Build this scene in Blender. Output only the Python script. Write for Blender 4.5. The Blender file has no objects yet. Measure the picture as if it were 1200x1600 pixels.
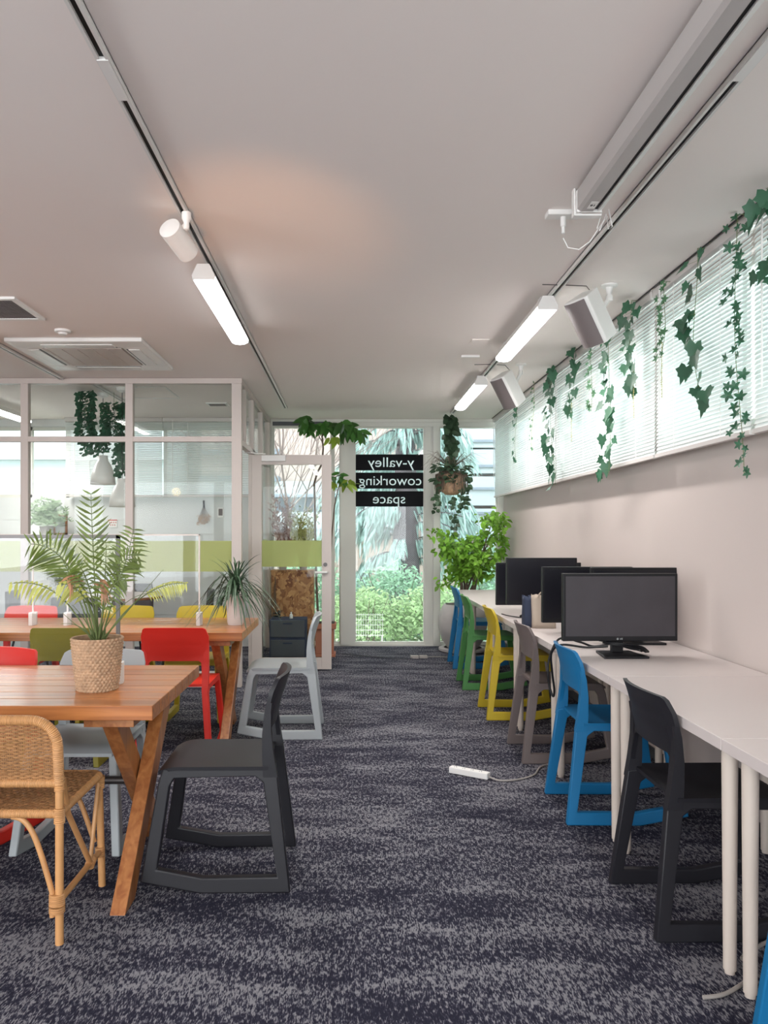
import bpy, math, random
from mathutils import Vector, Matrix
R = random.Random(7)
PI = math.pi
S = bpy.context.scene
COL = S.collection

# ------------------------------------------------------------------ camera, world, exposure
HC = 1.34
cam = bpy.data.cameras.new('camera')
cam.lens = 27.0; cam.sensor_width = 36.0; cam.sensor_fit = 'AUTO'
cam.shift_x = 52/1600; cam.shift_y = 33/1600
cam.clip_start = 0.05; cam.clip_end = 200
camo = bpy.data.objects.new('camera', cam); COL.objects.link(camo)
camo.location = (0, 0, HC); camo.rotation_euler = (PI/2, 0, 0)
S.camera = camo
w = bpy.data.worlds.new('overcast_sky'); S.world = w; w.use_nodes = True
wb = w.node_tree.nodes['Background']
wb.inputs[0].default_value = (0.93, 0.975, 1.0, 1)
wb.inputs[1].default_value = 8.2
S.view_settings.view_transform = 'Standard'; S.view_settings.look = 'None'
S.view_settings.gamma = 1; S.view_settings.use_curve_mapping = False
S.view_settings.exposure = 0.22
TUBE_W = 19.0          # light of one tube fixture
def area(name, loc, rot, sx, sy, watts, col, parent=None):
    l = bpy.data.lights.new(name, 'AREA'); l.shape = 'RECTANGLE'; l.size = sx; l.size_y = sy
    l.energy = watts; l.color = col
    o = bpy.data.objects.new(name, l); COL.objects.link(o); o.location = loc; o.rotation_euler = rot
    if parent: o.parent = parent
    return o
# daylight through the glazing, and through openings invented in the front and left walls
for nm, loc, rot, sx, sy in (('daylight_front', (-1.7, -4.2, 1.4), (PI/2, 0, 0), 6.6, 2.3), ('daylight_rear', (.4, 9.3, 1.35), (-PI/2, 0, 0), 2.8, 2.7),
                             ('daylight_meeting', (-3.0, 9.3, 2.18), (-PI/2, 0, 0), 4.0, .85), ('daylight_right', (2.0, 2.6, 2.22), (0, PI/2, 0), .85, 13.0), ('daylight_left', (-5.4, -1.0, 1.6), (0, -PI/2, 0), 1.6, 4.4)):
    area(nm, loc, rot, sx, sy, 1, (1, 1, 1)).data.cycles.is_portal = True   # portals: sample the sky through the window openings, seen and invented

# ------------------------------------------------------------------ helpers
def at(px, py, d): return Vector(((px-548)*d/1200, d, HC-(py-833)*d/1200))
def V(*a): return Vector(a)

def pmat(name, col, rough=0.5, metal=0.0, var=0.0, vscale=8.0, bump=0.0, bscale=60.0, stretch=(1,1,1), trans=0.0, coat=0.0, island=0.0, spec=0.5, emis=None, es=0.0, sheen=0.0):
    m = bpy.data.materials.new(name); m.use_nodes = True
    nt = m.node_tree; N = nt.nodes; L = nt.links
    b = N['Principled BSDF']
    b.inputs['Base Color'].default_value = (*col, 1); b.inputs['Roughness'].default_value = rough
    b.inputs['Metallic'].default_value = metal; b.inputs['Specular IOR Level'].default_value = spec
    b.inputs['Coat Weight'].default_value = coat; b.inputs['Sheen Weight'].default_value = sheen
    if emis: b.inputs['Emission Color'].default_value = (*emis, 1); b.inputs['Emission Strength'].default_value = es
    tc = N.new('ShaderNodeTexCoord'); mp = N.new('ShaderNodeMapping'); mp.inputs['Scale'].default_value = stretch
    L.new(tc.outputs['Object'], mp.inputs['Vector'])
    colout = None
    if var > 0 or island > 0:
        hs = N.new('ShaderNodeHueSaturation'); hs.inputs['Color'].default_value = (*col, 1)
        ma = N.new('ShaderNodeMath'); ma.operation = 'MULTIPLY_ADD'
        no = N.new('ShaderNodeTexNoise'); no.inputs['Scale'].default_value = vscale; no.inputs['Detail'].default_value = 5
        L.new(mp.outputs[0], no.inputs['Vector'])
        ma.inputs[1].default_value = 2*var; ma.inputs[2].default_value = 1-var
        L.new(no.outputs['Fac'], ma.inputs[0])
        last = ma.outputs[0]
        if island > 0:
            g = N.new('ShaderNodeNewGeometry'); m2 = N.new('ShaderNodeMath'); m2.operation = 'MULTIPLY_ADD'
            m2.inputs[1].default_value = 2*island; m2.inputs[2].default_value = 1-island
            L.new(g.outputs['Random Per Island'], m2.inputs[0])
            m3 = N.new('ShaderNodeMath'); m3.operation = 'MULTIPLY'; L.new(m2.outputs[0], m3.inputs[0]); L.new(last, m3.inputs[1]); last = m3.outputs[0]
        L.new(last, hs.inputs['Value']); L.new(hs.outputs[0], b.inputs['Base Color']); colout = hs.outputs[0]
    if bump > 0:
        n2 = N.new('ShaderNodeTexNoise'); n2.inputs['Scale'].default_value = bscale; n2.inputs['Detail'].default_value = 4
        L.new(mp.outputs[0], n2.inputs['Vector'])
        bu = N.new('ShaderNodeBump'); bu.inputs['Strength'].default_value = bump; bu.inputs['Distance'].default_value = 0.002
        L.new(n2.outputs['Fac'], bu.inputs['Height']); L.new(bu.outputs[0], b.inputs['Normal'])
    if trans > 0:
        t = N.new('ShaderNodeBsdfTranslucent'); t.inputs['Color'].default_value = (*col, 1)
        if colout: L.new(colout, t.inputs['Color'])
        mx = N.new('ShaderNodeMixShader'); mx.inputs[0].default_value = trans
        L.new(b.outputs[0], mx.inputs[1]); L.new(t.outputs[0], mx.inputs[2])
        L.new(mx.outputs[0], N['Material Output'].inputs['Surface'])
    return m

def glassmat(name, tint=(0.97, 0.99, 0.98), wire=None, refl=1.0):
    m = bpy.data.materials.new(name); m.use_nodes = True
    nt = m.node_tree; N = nt.nodes; L = nt.links; N.clear()
    out = N.new('ShaderNodeOutputMaterial')
    t = N.new('ShaderNodeBsdfTransparent'); t.inputs[0].default_value = (*tint, 1)
    g = N.new('ShaderNodeBsdfGlossy'); g.inputs['Roughness'].default_value = 0.0
    f = N.new('ShaderNodeFresnel'); f.inputs['IOR'].default_value = 1.45
    mu = N.new('ShaderNodeMath'); mu.operation = 'MULTIPLY'; mu.inputs[1].default_value = refl
    L.new(f.outputs[0], mu.inputs[0])
    mx = N.new('ShaderNodeMixShader'); L.new(mu.outputs[0], mx.inputs[0]); L.new(t.outputs[0], mx.inputs[1]); L.new(g.outputs[0], mx.inputs[2])
    last = mx.outputs[0]
    if wire:
        tc = N.new('ShaderNodeTexCoord'); sep = N.new('ShaderNodeSeparateXYZ'); L.new(tc.outputs['Object'], sep.inputs[0])
        prev = None
        for s in (1, -1):
            a = N.new('ShaderNodeMath'); a.operation = 'MULTIPLY_ADD'; a.inputs[1].default_value = s; L.new(sep.outputs['X'], a.inputs[0]); L.new(sep.outputs['Z'], a.inputs[2])
            c = N.new('ShaderNodeMath'); c.operation = 'DIVIDE'; c.inputs[1].default_value = wire; L.new(a.outputs[0], c.inputs[0])
            d = N.new('ShaderNodeMath'); d.operation = 'FRACT'; L.new(c.outputs[0], d.inputs[0])
            e = N.new('ShaderNodeMath'); e.operation = 'LESS_THAN'; e.inputs[1].default_value = 0.06; L.new(d.outputs[0], e.inputs[0])
            if prev:
                k = N.new('ShaderNodeMath'); k.operation = 'MAXIMUM'; L.new(prev, k.inputs[0]); L.new(e.outputs[0], k.inputs[1]); prev = k.outputs[0]
            else: prev = e.outputs[0]
        w1 = N.new('ShaderNodeBsdfDiffuse'); w1.inputs[0].default_value = (0.35, 0.38, 0.38, 1)
        m2 = N.new('ShaderNodeMixShader'); L.new(prev, m2.inputs[0]); L.new(last, m2.inputs[1]); L.new(w1.outputs[0], m2.inputs[2]); last = m2.outputs[0]
    L.new(last, out.inputs['Surface'])
    return m

def woodmat(name, c1, c2, axis='x', rough=0.35, coat=0.3, plank=None):
    m = bpy.data.materials.new(name); m.use_nodes = True
    nt = m.node_tree; N = nt.nodes; L = nt.links; b = N['Principled BSDF']
    b.inputs['Roughness'].default_value = rough; b.inputs['Coat Weight'].default_value = coat; b.inputs['Coat Roughness'].default_value = 0.15
    tc = N.new('ShaderNodeTexCoord'); g = N.new('ShaderNodeNewGeometry')
    off = N.new('ShaderNodeVectorMath'); off.operation = 'ADD'
    cm = N.new('ShaderNodeCombineXYZ'); mm = N.new('ShaderNodeMath'); mm.operation = 'MULTIPLY'; mm.inputs[1].default_value = 37.0
    L.new(g.outputs['Random Per Island'], mm.inputs[0]); [L.new(mm.outputs[0], cm.inputs[i]) for i in range(3)]
    L.new(tc.outputs['Object'], off.inputs[0]); L.new(cm.outputs[0], off.inputs[1])
    mp = N.new('ShaderNodeMapping')
    mp.inputs['Scale'].default_value = {'x': (1.2, 22, 22), 'y': (22, 1.2, 22), 'z': (22, 22, 1.2)}[axis]
    L.new(off.outputs[0], mp.inputs[0])
    n = N.new('ShaderNodeTexNoise'); n.inputs['Scale'].default_value = 1.6; n.inputs['Detail'].default_value = 6; n.inputs['Distortion'].default_value = 0.8
    L.new(mp.outputs[0], n.inputs['Vector'])
    r = N.new('ShaderNodeValToRGB'); r.color_ramp.elements[0].position = 0.3; r.color_ramp.elements[1].position = 0.7
    r.color_ramp.elements[0].color = (*c1, 1); r.color_ramp.elements[1].color = (*c2, 1)
    L.new(n.outputs['Fac'], r.inputs[0])
    hs = N.new('ShaderNodeHueSaturation'); L.new(r.outputs[0], hs.inputs['Color'])
    m2 = N.new('ShaderNodeMath'); m2.operation = 'MULTIPLY_ADD'; m2.inputs[1].default_value = 0.3; m2.inputs[2].default_value = 0.85
    L.new(g.outputs['Random Per Island'], m2.inputs[0]); L.new(m2.outputs[0], hs.inputs['Value'])
    L.new(hs.outputs[0], b.inputs['Base Color'])
    bu = N.new('ShaderNodeBump'); bu.inputs['Strength'].default_value = 0.25; bu.inputs['Distance'].default_value = 0.001
    L.new(n.outputs['Fac'], bu.inputs['Height']); L.new(bu.outputs[0], b.inputs['Normal'])
    return m

class MB:
    def __init__(s): s.v = []; s.f = []
    def box(s, a, b):
        x0, y0, z0 = a; x1, y1, z1 = b
        i = len(s.v)
        s.v += [(x0,y0,z0),(x1,y0,z0),(x1,y1,z0),(x0,y1,z0),(x0,y0,z1),(x1,y0,z1),(x1,y1,z1),(x0,y1,z1)]
        for q in ((0,3,2,1),(4,5,6,7),(0,1,5,4),(1,2,6,5),(2,3,7,6),(3,0,4,7)): s.f.append([i+k for k in q])
        return s
    def cbox(s, c, d): return s.box([c[k]-d[k]/2 for k in range(3)], [c[k]+d[k]/2 for k in range(3)])
    def beam(s, p0, p1, w, h, side=(1,0,0), w1=None, h1=None):
        p0 = Vector(p0); p1 = Vector(p1); d = (p1-p0).normalized(); sd = Vector(side); sd = (sd - d*sd.dot(d)).normalized(); up = d.cross(sd)
        i = len(s.v)
        for p, ww, hh in ((p0, w, h), (p1, w1 or w, h1 or h)):
            for a, b in ((-1,-1),(1,-1),(1,1),(-1,1)): s.v.append(tuple(p+sd*a*ww/2+up*b*hh/2))
        for q in ((0,3,2,1),(4,5,6,7),(0,1,5,4),(1,2,6,5),(2,3,7,6),(3,0,4,7)): s.f.append([i+k for k in q])
        return s
    def prism(s, pts, vec):                 # closed polygon swept along vec
        vec = Vector(vec); n = len(pts); i = len(s.v)
        for p in pts: s.v.append(tuple(p))
        for p in pts: s.v.append(tuple(Vector(p)+vec))
        s.f.append([i+k for k in range(n)][::-1]); s.f.append([i+n+k for k in range(n)])
        for k in range(n): s.f.append([i+k, i+(k+1)%n, i+n+(k+1)%n, i+n+k])
        return s
    def tube(s, pts, r, n=8, caps=True, ripple=0, pitch=0.006):
        pts = [Vector(p) for p in pts]
        if ripple:
            q = [pts[0]]
            for a, b in zip(pts, pts[1:]):
                k = max(1, int((b-a).length/(pitch/2)))
                q += [a.lerp(b, (j+1)/k) for j in range(k)]
            pts = q
        rr = r if isinstance(r, (list, tuple)) else [r]*len(pts)
        if len(rr) != len(pts): rr = [rr[0]+(rr[-1]-rr[0])*k/(len(pts)-1) for k in range(len(pts))]
        i = len(s.v); u = None
        for k, p in enumerate(pts):
            t = (pts[min(k+1, len(pts)-1)]-pts[max(k-1, 0)])
            t = t.normalized() if t.length > 1e-9 else Vector((0,0,1))
            if u is None: u = t.orthogonal().normalized()
            u = (u - t*u.dot(t)); u = u.normalized() if u.length > 1e-6 else t.orthogonal().normalized()
            w_ = t.cross(u)
            rad = rr[k]*(1 - (ripple if k % 2 else 0))
            for j in range(n):
                a = 2*PI*j/n; s.v.append(tuple(p + (u*math.cos(a)+w_*math.sin(a))*rad))
        for k in range(len(pts)-1):
            for j in range(n):
                s.f.append([i+k*n+j, i+k*n+(j+1)%n, i+(k+1)*n+(j+1)%n, i+(k+1)*n+j])
        if caps:
            s.f.append([i+j for j in range(n)][::-1]); s.f.append([i+(len(pts)-1)*n+j for j in range(n)])
        return s
    def lathe(s, prof, n=32, c=(0,0,0), cap0=True, cap1=False, mod=None):
        i = len(s.v)
        for k, (r, z) in enumerate(prof):
            for j in range(n):
                a = 2*PI*j/n; rr = r + (mod(k, j) if mod else 0)
                s.v.append((c[0]+rr*math.cos(a), c[1]+rr*math.sin(a), c[2]+z))
        for k in range(len(prof)-1):
            for j in range(n): s.f.append([i+k*n+j, i+k*n+(j+1)%n, i+(k+1)*n+(j+1)%n, i+(k+1)*n+j])
        if cap0: s.f.append([i+j for j in range(n)][::-1])
        if cap1: s.f.append([i+(len(prof)-1)*n+j for j in range(n)])
        return s
    def grid(s, rows):
        i = len(s.v); n = len(rows[0])
        for r in rows: s.v += [tuple(p) for p in r]
        for a in range(len(rows)-1):
            for b in range(n-1): s.f.append([i+a*n+b, i+a*n+b+1, i+(a+1)*n+b+1, i+(a+1)*n+b])
        return s
    def leaf(s, base, d, nrm, L, W, kind='ovate', fold=0.12, droop=0.0):
        d = Vector(d).normalized(); nrm = Vector(nrm); nrm = (nrm - d*nrm.dot(d)); nrm = nrm.normalized() if nrm.length > 1e-5 else d.orthogonal().normalized()
        sd = d.cross(nrm); base = Vector(base); i = len(s.v)
        P = lambda t, q, h=0: tuple(base + d*(t*L) + sd*(q*W/2) + nrm*(h*W) + Vector((0,0,-droop*L*t*t)))
        if kind == 'ovate':
            s.v += [P(0,0), P(.33,0), P(.7,0), P(1,0), P(.2,.75,fold), P(.45,1,fold), P(.78,.55,fold), P(.2,-.75,fold), P(.45,-1,fold), P(.78,-.55,fold)]
            s.f += [[i,i+1,i+5,i+4],[i+1,i+2,i+6,i+5],[i+2,i+3,i+6],[i,i+7,i+8,i+1],[i+1,i+8,i+9,i+2],[i+2,i+9,i+3]]
        elif kind == 'blade':
            s.v += [P(0,.25), P(0,-.25), P(.35,1), P(.35,-1), P(.7,.7), P(.7,-.7), P(1,0)]
            s.f += [[i,i+1,i+3,i+2],[i+2,i+3,i+5,i+4],[i+4,i+5,i+6]]
        elif kind == 'ivy':
            s.v += [P(.12,0)]
            o = [(0.0,.25),(-.05,.62),(.18,.72),(.30,1.0),(.46,.62),(.62,.55),(.66,.30),(1,0)]
            pts = [P(t,q,fold*abs(q)) for t, q in o] + [P(t,-q,fold*abs(q)) for t, q in o[-2::-1]]
            s.v += pts
            for k in range(len(pts)-1): s.f.append([i, i+1+k, i+2+k])
        return s
    def build(s, name, m, parent=None, smooth=True, angle=40, bevel=0.0, loc=None, seg=2):
        me = bpy.data.meshes.new(name); me.from_pydata(s.v, [], s.f); me.update()
        me.materials.append(m)
        if smooth:
            me.polygons.foreach_set('use_smooth', [True]*len(me.polygons))
            try: me.set_sharp_from_angle(angle=math.radians(angle))
            except Exception: pass
        o = bpy.data.objects.new(name, me); COL.objects.link(o)
        if parent: o.parent = parent
        if loc: o.location = loc
        if bevel > 0:
            b = o.modifiers.new('bevel', 'BEVEL'); b.width = bevel; b.segments = seg; b.limit_method = 'ANGLE'; b.angle_limit = math.radians(35)
        return o

def tag(o, label, cat, group=None, kind=None):
    if label: o['label'] = label
    if cat: o['category'] = cat
    if group: o['group'] = group
    if kind: o['kind'] = kind
    return o
def thing(name, label, cat, loc=(0,0,0), rz=0, group=None):
    o = bpy.data.objects.new(name, None); COL.objects.link(o); o.empty_display_size = 0.05
    o.location = loc; o.rotation_euler = (0, 0, rz)
    return tag(o, label, cat, group)
def struct(name, mb, m, parent=None, **k):
    o = mb.build(name, m, parent, **k)
    if not parent: o['kind'] = 'structure'
    return o
def sempty(name, loc=(0,0,0)):
    o = bpy.data.objects.new(name, None); COL.objects.link(o); o['kind'] = 'structure'; o.location = loc
    return o
def kids(o): return [c for c in bpy.data.objects if c.parent == o]
def dup(o, loc=None, rz=None, label=None, mat=None, group=None, parent=None):
    c = o.copy(); COL.objects.link(c)
    if parent: c.parent = parent
    if loc is not None: c.location = loc
    if rz is not None: c.rotation_euler = (0, 0, rz)
    if label: c['label'] = label
    if group: c['group'] = group
    if mat and c.type == 'MESH':
        c.material_slots[0].link = 'OBJECT'; c.material_slots[0].material = mat
    for k in kids(o): dup(k, mat=mat, parent=c)
    return c
def textmesh(txt, size, bold, m, name, parent, loc, rot, mirror=False, extr=0.0004, align='CENTER', kx=1.0, thing_=None):
    cu = bpy.data.curves.new(name, 'FONT'); cu.body = txt; cu.size = size; cu.offset = bold; cu.extrude = extr; cu.align_x = align; cu.align_y = 'CENTER'
    tmp = bpy.data.objects.new('tmp', cu); COL.objects.link(tmp)
    bpy.context.view_layer.update()
    me = bpy.data.meshes.new_from_object(tmp.evaluated_get(bpy.context.evaluated_depsgraph_get()))
    bpy.data.objects.remove(tmp)
    mm = Matrix.Diagonal((-kx if mirror else kx, 1, 1, 1)); me.transform(mm)
    if mirror: me.flip_normals()
    me.materials.clear(); me.materials.append(m)
    o = bpy.data.objects.new(name, me); COL.objects.link(o); o.parent = parent; o.location = loc; o.rotation_euler = rot
    return o

# ------------------------------------------------------------------ materials
M = {}
M['ceil'] = pmat('ceiling_paint', (0.87, 0.80, 0.765), 0.85, var=0.03, vscale=0.8)
M['wall'] = pmat('wall_paint', (0.52, 0.45, 0.425), 0.85, var=0.04, vscale=1.5, bump=0.15, bscale=90)
M['panelwall'] = pmat('panel_paint', (0.66, 0.67, 0.67), 0.6, var=0.02)
M['frame'] = pmat('cream_frame_paint', (0.56, 0.49, 0.455), 0.45, var=0.02)
M['wframe'] = pmat('window_frame_paint', (0.66, 0.65, 0.60), 0.5, var=0.02)
M['dark'] = pmat('dark_aluminium', (0.06, 0.065, 0.075), 0.5)
M['white'] = pmat('white_plastic', (0.80, 0.78, 0.76), 0.4)
M['whitemetal'] = pmat('white_metal', (0.72, 0.70, 0.68), 0.35)
M['desk'] = pmat('white_laminate', (0.60, 0.535, 0.52), 0.38, var=0.02, vscale=3)
M['deskleg'] = pmat('cream_enamel', (0.60, 0.52, 0.46), 0.45)
M['black'] = pmat('black_plastic', (0.006, 0.006, 0.008), 0.45, spec=.3)
M['screen'] = pmat('dark_screen', (0.040, 0.036, 0.042), 0.36, var=0.3, vscale=6, spec=.4)
M['screenb'] = pmat('black_screen', (0.007, 0.007, 0.011), 0.3, spec=.35)
M['steel'] = pmat('dark_steel', (0.10, 0.09, 0.09), 0.4, metal=0.8)
M['alu'] = pmat('aluminium', (0.6, 0.6, 0.6), 0.35, metal=0.7)
M['glass'] = glassmat('clear_glass', refl=.33)
M['wired'] = glassmat('wired_glass', (0.97, 0.99, 0.985), wire=0.023, refl=0.7)
M['acryl'] = glassmat('clear_acrylic', (0.97, 0.975, 0.98), refl=0.6)
def ring(q, w_, z0, z1):
    return MB().box((-q, -q, z0), (q, -q+w_, z1)).box((-q, q-w_, z0), (q, q, z1)).box((-q, -q+w_, z0), (-q+w_, q-w_, z1)).box((q-w_, -q+w_, z0), (q, q-w_, z1))
def film():
    m = bpy.data.materials.new('green_frosted_film'); m.use_nodes = True; N = m.node_tree.nodes; L = m.node_tree.links
    b = N['Principled BSDF']; b.inputs['Base Color'].default_value = (0.66, 0.68, 0.36, 1); b.inputs['Roughness'].default_value = 0.6
    t = N.new('ShaderNodeBsdfTranslucent'); t.inputs[0].default_value = (0.74, 0.78, 0.40, 1)
    tr = N.new('ShaderNodeBsdfTransparent'); tr.inputs[0].default_value = (0.9, 0.95, 0.6, 1)
    a = N.new('ShaderNodeMixShader'); a.inputs[0].default_value = 0.55; L.new(b.outputs[0], a.inputs[1]); L.new(t.outputs[0], a.inputs[2])
    c = N.new('ShaderNodeMixShader'); c.inputs[0].default_value = 0.3; L.new(a.outputs[0], c.inputs[1]); L.new(tr.outputs[0], c.inputs[2])
    L.new(c.outputs[0], N['Material Output'].inputs['Surface']); return m
M['film'] = film()
M['slat'] = pmat('blind_slat', (0.74, 0.76, 0.755), 0.45, trans=0.16)
M['blindrail'] = pmat('blind_rail', (0.62, 0.58, 0.56), 0.5)
M['tube'] = pmat('lit_diffuser', (0.9, 0.9, 0.9), 0.5, emis=(1, 1, 1), es=7.0)
M['warmglow'] = pmat('warm_bulb', (0.9, 0.8, 0.6), 0.5, emis=(1.0, 0.72, 0.42), es=12.0)
M['tabletop'] = woodmat('honey_pine', (0.30, 0.088, 0.020), (0.55, 0.205, 0.058), 'x', 0.36, 0.35)
M['tablefoot'] = woodmat('honey_pine_leg', (0.27, 0.085, 0.024), (0.46, 0.185, 0.06), 'z', 0.4, 0.25)
M['tablebat'] = woodmat('honey_pine_batten', (0.27, 0.085, 0.024), (0.46, 0.185, 0.06), 'y', 0.4, 0.25)
M['rattan'] = pmat('rattan', (0.46, 0.235, 0.095), 0.42, var=0.25, vscale=14, island=0.12)
M['weave'] = pmat('rattan_weave', (0.36, 0.185, 0.08), 0.5, var=0.3, vscale=25, island=0.2)
M['basket'] = pmat('seagrass', (0.40, 0.255, 0.155), 0.75, var=0.5, vscale=45)
M['soil'] = pmat('soil', (0.04, 0.03, 0.022), 0.95, var=0.4, vscale=40, bump=0.6)
M['potwhite'] = pmat('white_ceramic', (0.70, 0.62, 0.58), 0.45)
M['concrete'] = pmat('grey_stone_pot', (0.44, 0.41, 0.40), 0.8, var=0.12, vscale=12, bump=0.3)
M['terra'] = pmat('terracotta', (0.40, 0.145, 0.085), 0.65, var=0.06)
def leafm(n, c, tr=0.35, isl=0.3, rough=0.45): return pmat(n, c, rough, var=0.1, vscale=10, island=isl, trans=tr)
M['ivy'] = leafm('ivy_leaf', (0.035, 0.12, 0.065), 0.15)
M['ivy2'] = leafm('small_green_leaf', (0.075, 0.19, 0.09), 0.2)
M['yelstem'] = leafm('yellow_stem', (0.38, 0.34, 0.12), 0.1)
M['palm'] = leafm('palm_leaf', (0.12, 0.17, 0.03), 0.3, 0.35)
M['palmy'] = leafm('yellowing_palm_leaf', (0.45, 0.46, 0.10), 0.3, 0.3)
M['palmb'] = leafm('dry_palm_leaf', (0.40, 0.19, 0.09), 0.2, 0.3)
M['drac'] = leafm('dracaena_leaf', (0.045, 0.085, 0.045), 0.15, 0.35)
M['ficus'] = leafm('bright_leaf', (0.24, 0.46, 0.06), 0.5, 0.45)
M['pach'] = leafm('glossy_green_leaf', (0.055, 0.16, 0.03), 0.35, 0.35, 0.3)
M['pachy'] = leafm('yellow_green_leaf', (0.28, 0.38, 0.05), 0.5, 0.3)
M['fern'] = leafm('pale_fern_leaf', (0.30, 0.40, 0.26), 0.35, 0.4)
M['bark'] = pmat('bark', (0.13, 0.095, 0.07), 0.85, var=0.3, vscale=30, bump=0.6)
M['stem'] = pmat('green_stem', (0.13, 0.17, 0.06), 0.6, var=0.2, vscale=20)
M['dgrey'] = pmat('grey_metal', (0.20, 0.19, 0.19), 0.45)
M['greyfab'] = pmat('grey_fabric', (0.085, 0.085, 0.09), 0.9, var=0.15, vscale=60, bump=0.3, bscale=300)
M['canvas'] = pmat('beige_canvas', (0.46, 0.38, 0.31), 0.9, bump=0.4, bscale=400)
M['navy'] = pmat('navy_cloth', (0.03, 0.04, 0.075), 0.9)
M['mesh'] = pmat('speaker_grille', (0.20, 0.17, 0.17), 0.6, metal=0.2, bump=0.5, bscale=700)
M['cord'] = pmat('grey_cord', (0.33, 0.30, 0.28), 0.6)
M['red'] = pmat('red_print', (0.55, 0.04, 0.03), 0.6)
M['teal'] = pmat('teal_print', (0.07, 0.20, 0.22), 0.6)
M['ink'] = pmat('black_vinyl', (0.010, 0.010, 0.012), 0.7, spec=.1)
M['caseshade'] = pmat('shaded_white_case', (0.44, 0.41, 0.40), 0.45)  # white case; its shaded side is put into a darker base colour
M['letter'] = pmat('white_lettering', (0.9, 0.94, 0.95), 0.6, trans=0.8)
CH = {}
for n, c in dict(charcoal=(0.012, 0.0115, 0.0155), red=(0.62, 0.022, 0.012), olive=(0.24, 0.205, 0.022), yellow=(0.46, 0.335, 0.018), green=(0.055, 0.19, 0.05), blue=(0.006, 0.135, 0.31), deepblue=(0.006, 0.10, 0.28), taupe=(0.15, 0.12, 0.115), iceblue=(0.36, 0.385, 0.40)).items():
    CH[n] = pmat(n + '_polypropylene', c, 0.48, bump=0.06, bscale=500, spec=.38)

def carpet():
    m = bpy.data.materials.new('carpet'); m.use_nodes = True; N = m.node_tree.nodes; L = m.node_tree.links
    b = N['Principled BSDF']; b.inputs['Roughness'].default_value = 0.95; b.inputs['Specular IOR Level'].default_value = 0.1
    tc = N.new('ShaderNodeTexCoord')
    def noise(scale, rot=0, det=3, s=1.0, dist=0):
        mp = N.new('ShaderNodeMapping'); mp.inputs['Scale'].default_value = scale; mp.inputs['Rotation'].default_value = (0, 0, rot)
        L.new(tc.outputs['Object'], mp.inputs[0]); n = N.new('ShaderNodeTexNoise'); n.inputs['Scale'].default_value = s; n.inputs['Detail'].default_value = det; n.inputs['Distortion'].default_value = dist
        L.new(mp.outputs[0], n.inputs['Vector']); return n.outputs['Fac']
    def mth(op, a, b_=None, c=None):
        k = N.new('ShaderNodeMath'); k.operation = op
        for i, x in enumerate((a, b_, c)):
            if x is None: continue
            if isinstance(x, (int, float)): k.inputs[i].default_value = x
            else: L.new(x, k.inputs[i])
        return k.outputs[0]
    fine = noise((230, 60, 1), 0, 2); mid = noise((75, 28, 1), 0, 2); patch = noise((2.6, 7.0, 1), 0.35, 3, dist=0.5); big = noise((0.7, 1.6, 1), 0.2, 1)
    a = mth('MULTIPLY', fine, 0.95); a = mth('MULTIPLY_ADD', mid, 0.75, a); a = mth('MULTIPLY_ADD', patch, 0.50, a); a = mth('MULTIPLY_ADD', big, 0.22, a)
    r = N.new('ShaderNodeValToRGB'); e = r.color_ramp.elements
    e[0].position = 0.465; e[0].color = (0.019, 0.0185, 0.032, 1); e[1].position = 0.565; e[1].color = (0.215, 0.21, 0.23, 1)
    x = r.color_ramp.elements.new(0.51); x.color = (0.045, 0.044, 0.065, 1)
    L.new(mth('MULTIPLY', a, 0.42), r.inputs[0])
    L.new(r.outputs[0], b.inputs['Base Color'])
    bu = N.new('ShaderNodeBump'); bu.inputs['Strength'].default_value = 0.7; bu.inputs['Distance'].default_value = 0.003
    L.new(fine, bu.inputs['Height']); L.new(bu.outputs[0], b.inputs['Normal'])
    return m
M['carpet'] = carpet()
def osb():
    m = bpy.data.materials.new('strand_board'); m.use_nodes = True; N = m.node_tree.nodes; L = m.node_tree.links
    b = N['Principled BSDF']; b.inputs['Roughness'].default_value = 0.6
    tc = N.new('ShaderNodeTexCoord'); cols = []
    vo = N.new('ShaderNodeTexVoronoi'); vo.inputs['Scale'].default_value = 26; mp = N.new('ShaderNodeMapping'); mp.inputs['Scale'].default_value = (1, 1, 0.45); mp.inputs['Rotation'].default_value = (0, 0.6, 0)
    no = N.new('ShaderNodeTexNoise'); no.inputs['Scale'].default_value = 9; no.inputs['Detail'].default_value = 3
    L.new(tc.outputs['Object'], no.inputs['Vector'])
    va = N.new('ShaderNodeVectorMath'); va.operation = 'ADD'; vs = N.new('ShaderNodeVectorMath'); vs.operation = 'SCALE'; vs.inputs['Scale'].default_value = 0.25
    L.new(no.outputs['Color'], vs.inputs[0]); L.new(tc.outputs['Object'], va.inputs[0]); L.new(vs.outputs[0], va.inputs[1]); L.new(va.outputs[0], mp.inputs[0]); L.new(mp.outputs[0], vo.inputs['Vector'])
    sp = N.new('ShaderNodeSeparateColor'); L.new(vo.outputs['Color'], sp.inputs[0])
    r = N.new('ShaderNodeValToRGB'); r.color_ramp.elements[0].color = (0.17, 0.055, 0.018, 1); r.color_ramp.elements[1].color = (0.58, 0.32, 0.13, 1)
    x = r.color_ramp.elements.new(0.5); x.color = (0.38, 0.17, 0.06, 1)
    L.new(sp.outputs[0], r.inputs[0]); L.new(r.outputs[0], b.inputs['Base Color']); return m
M['osb'] = osb()

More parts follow.
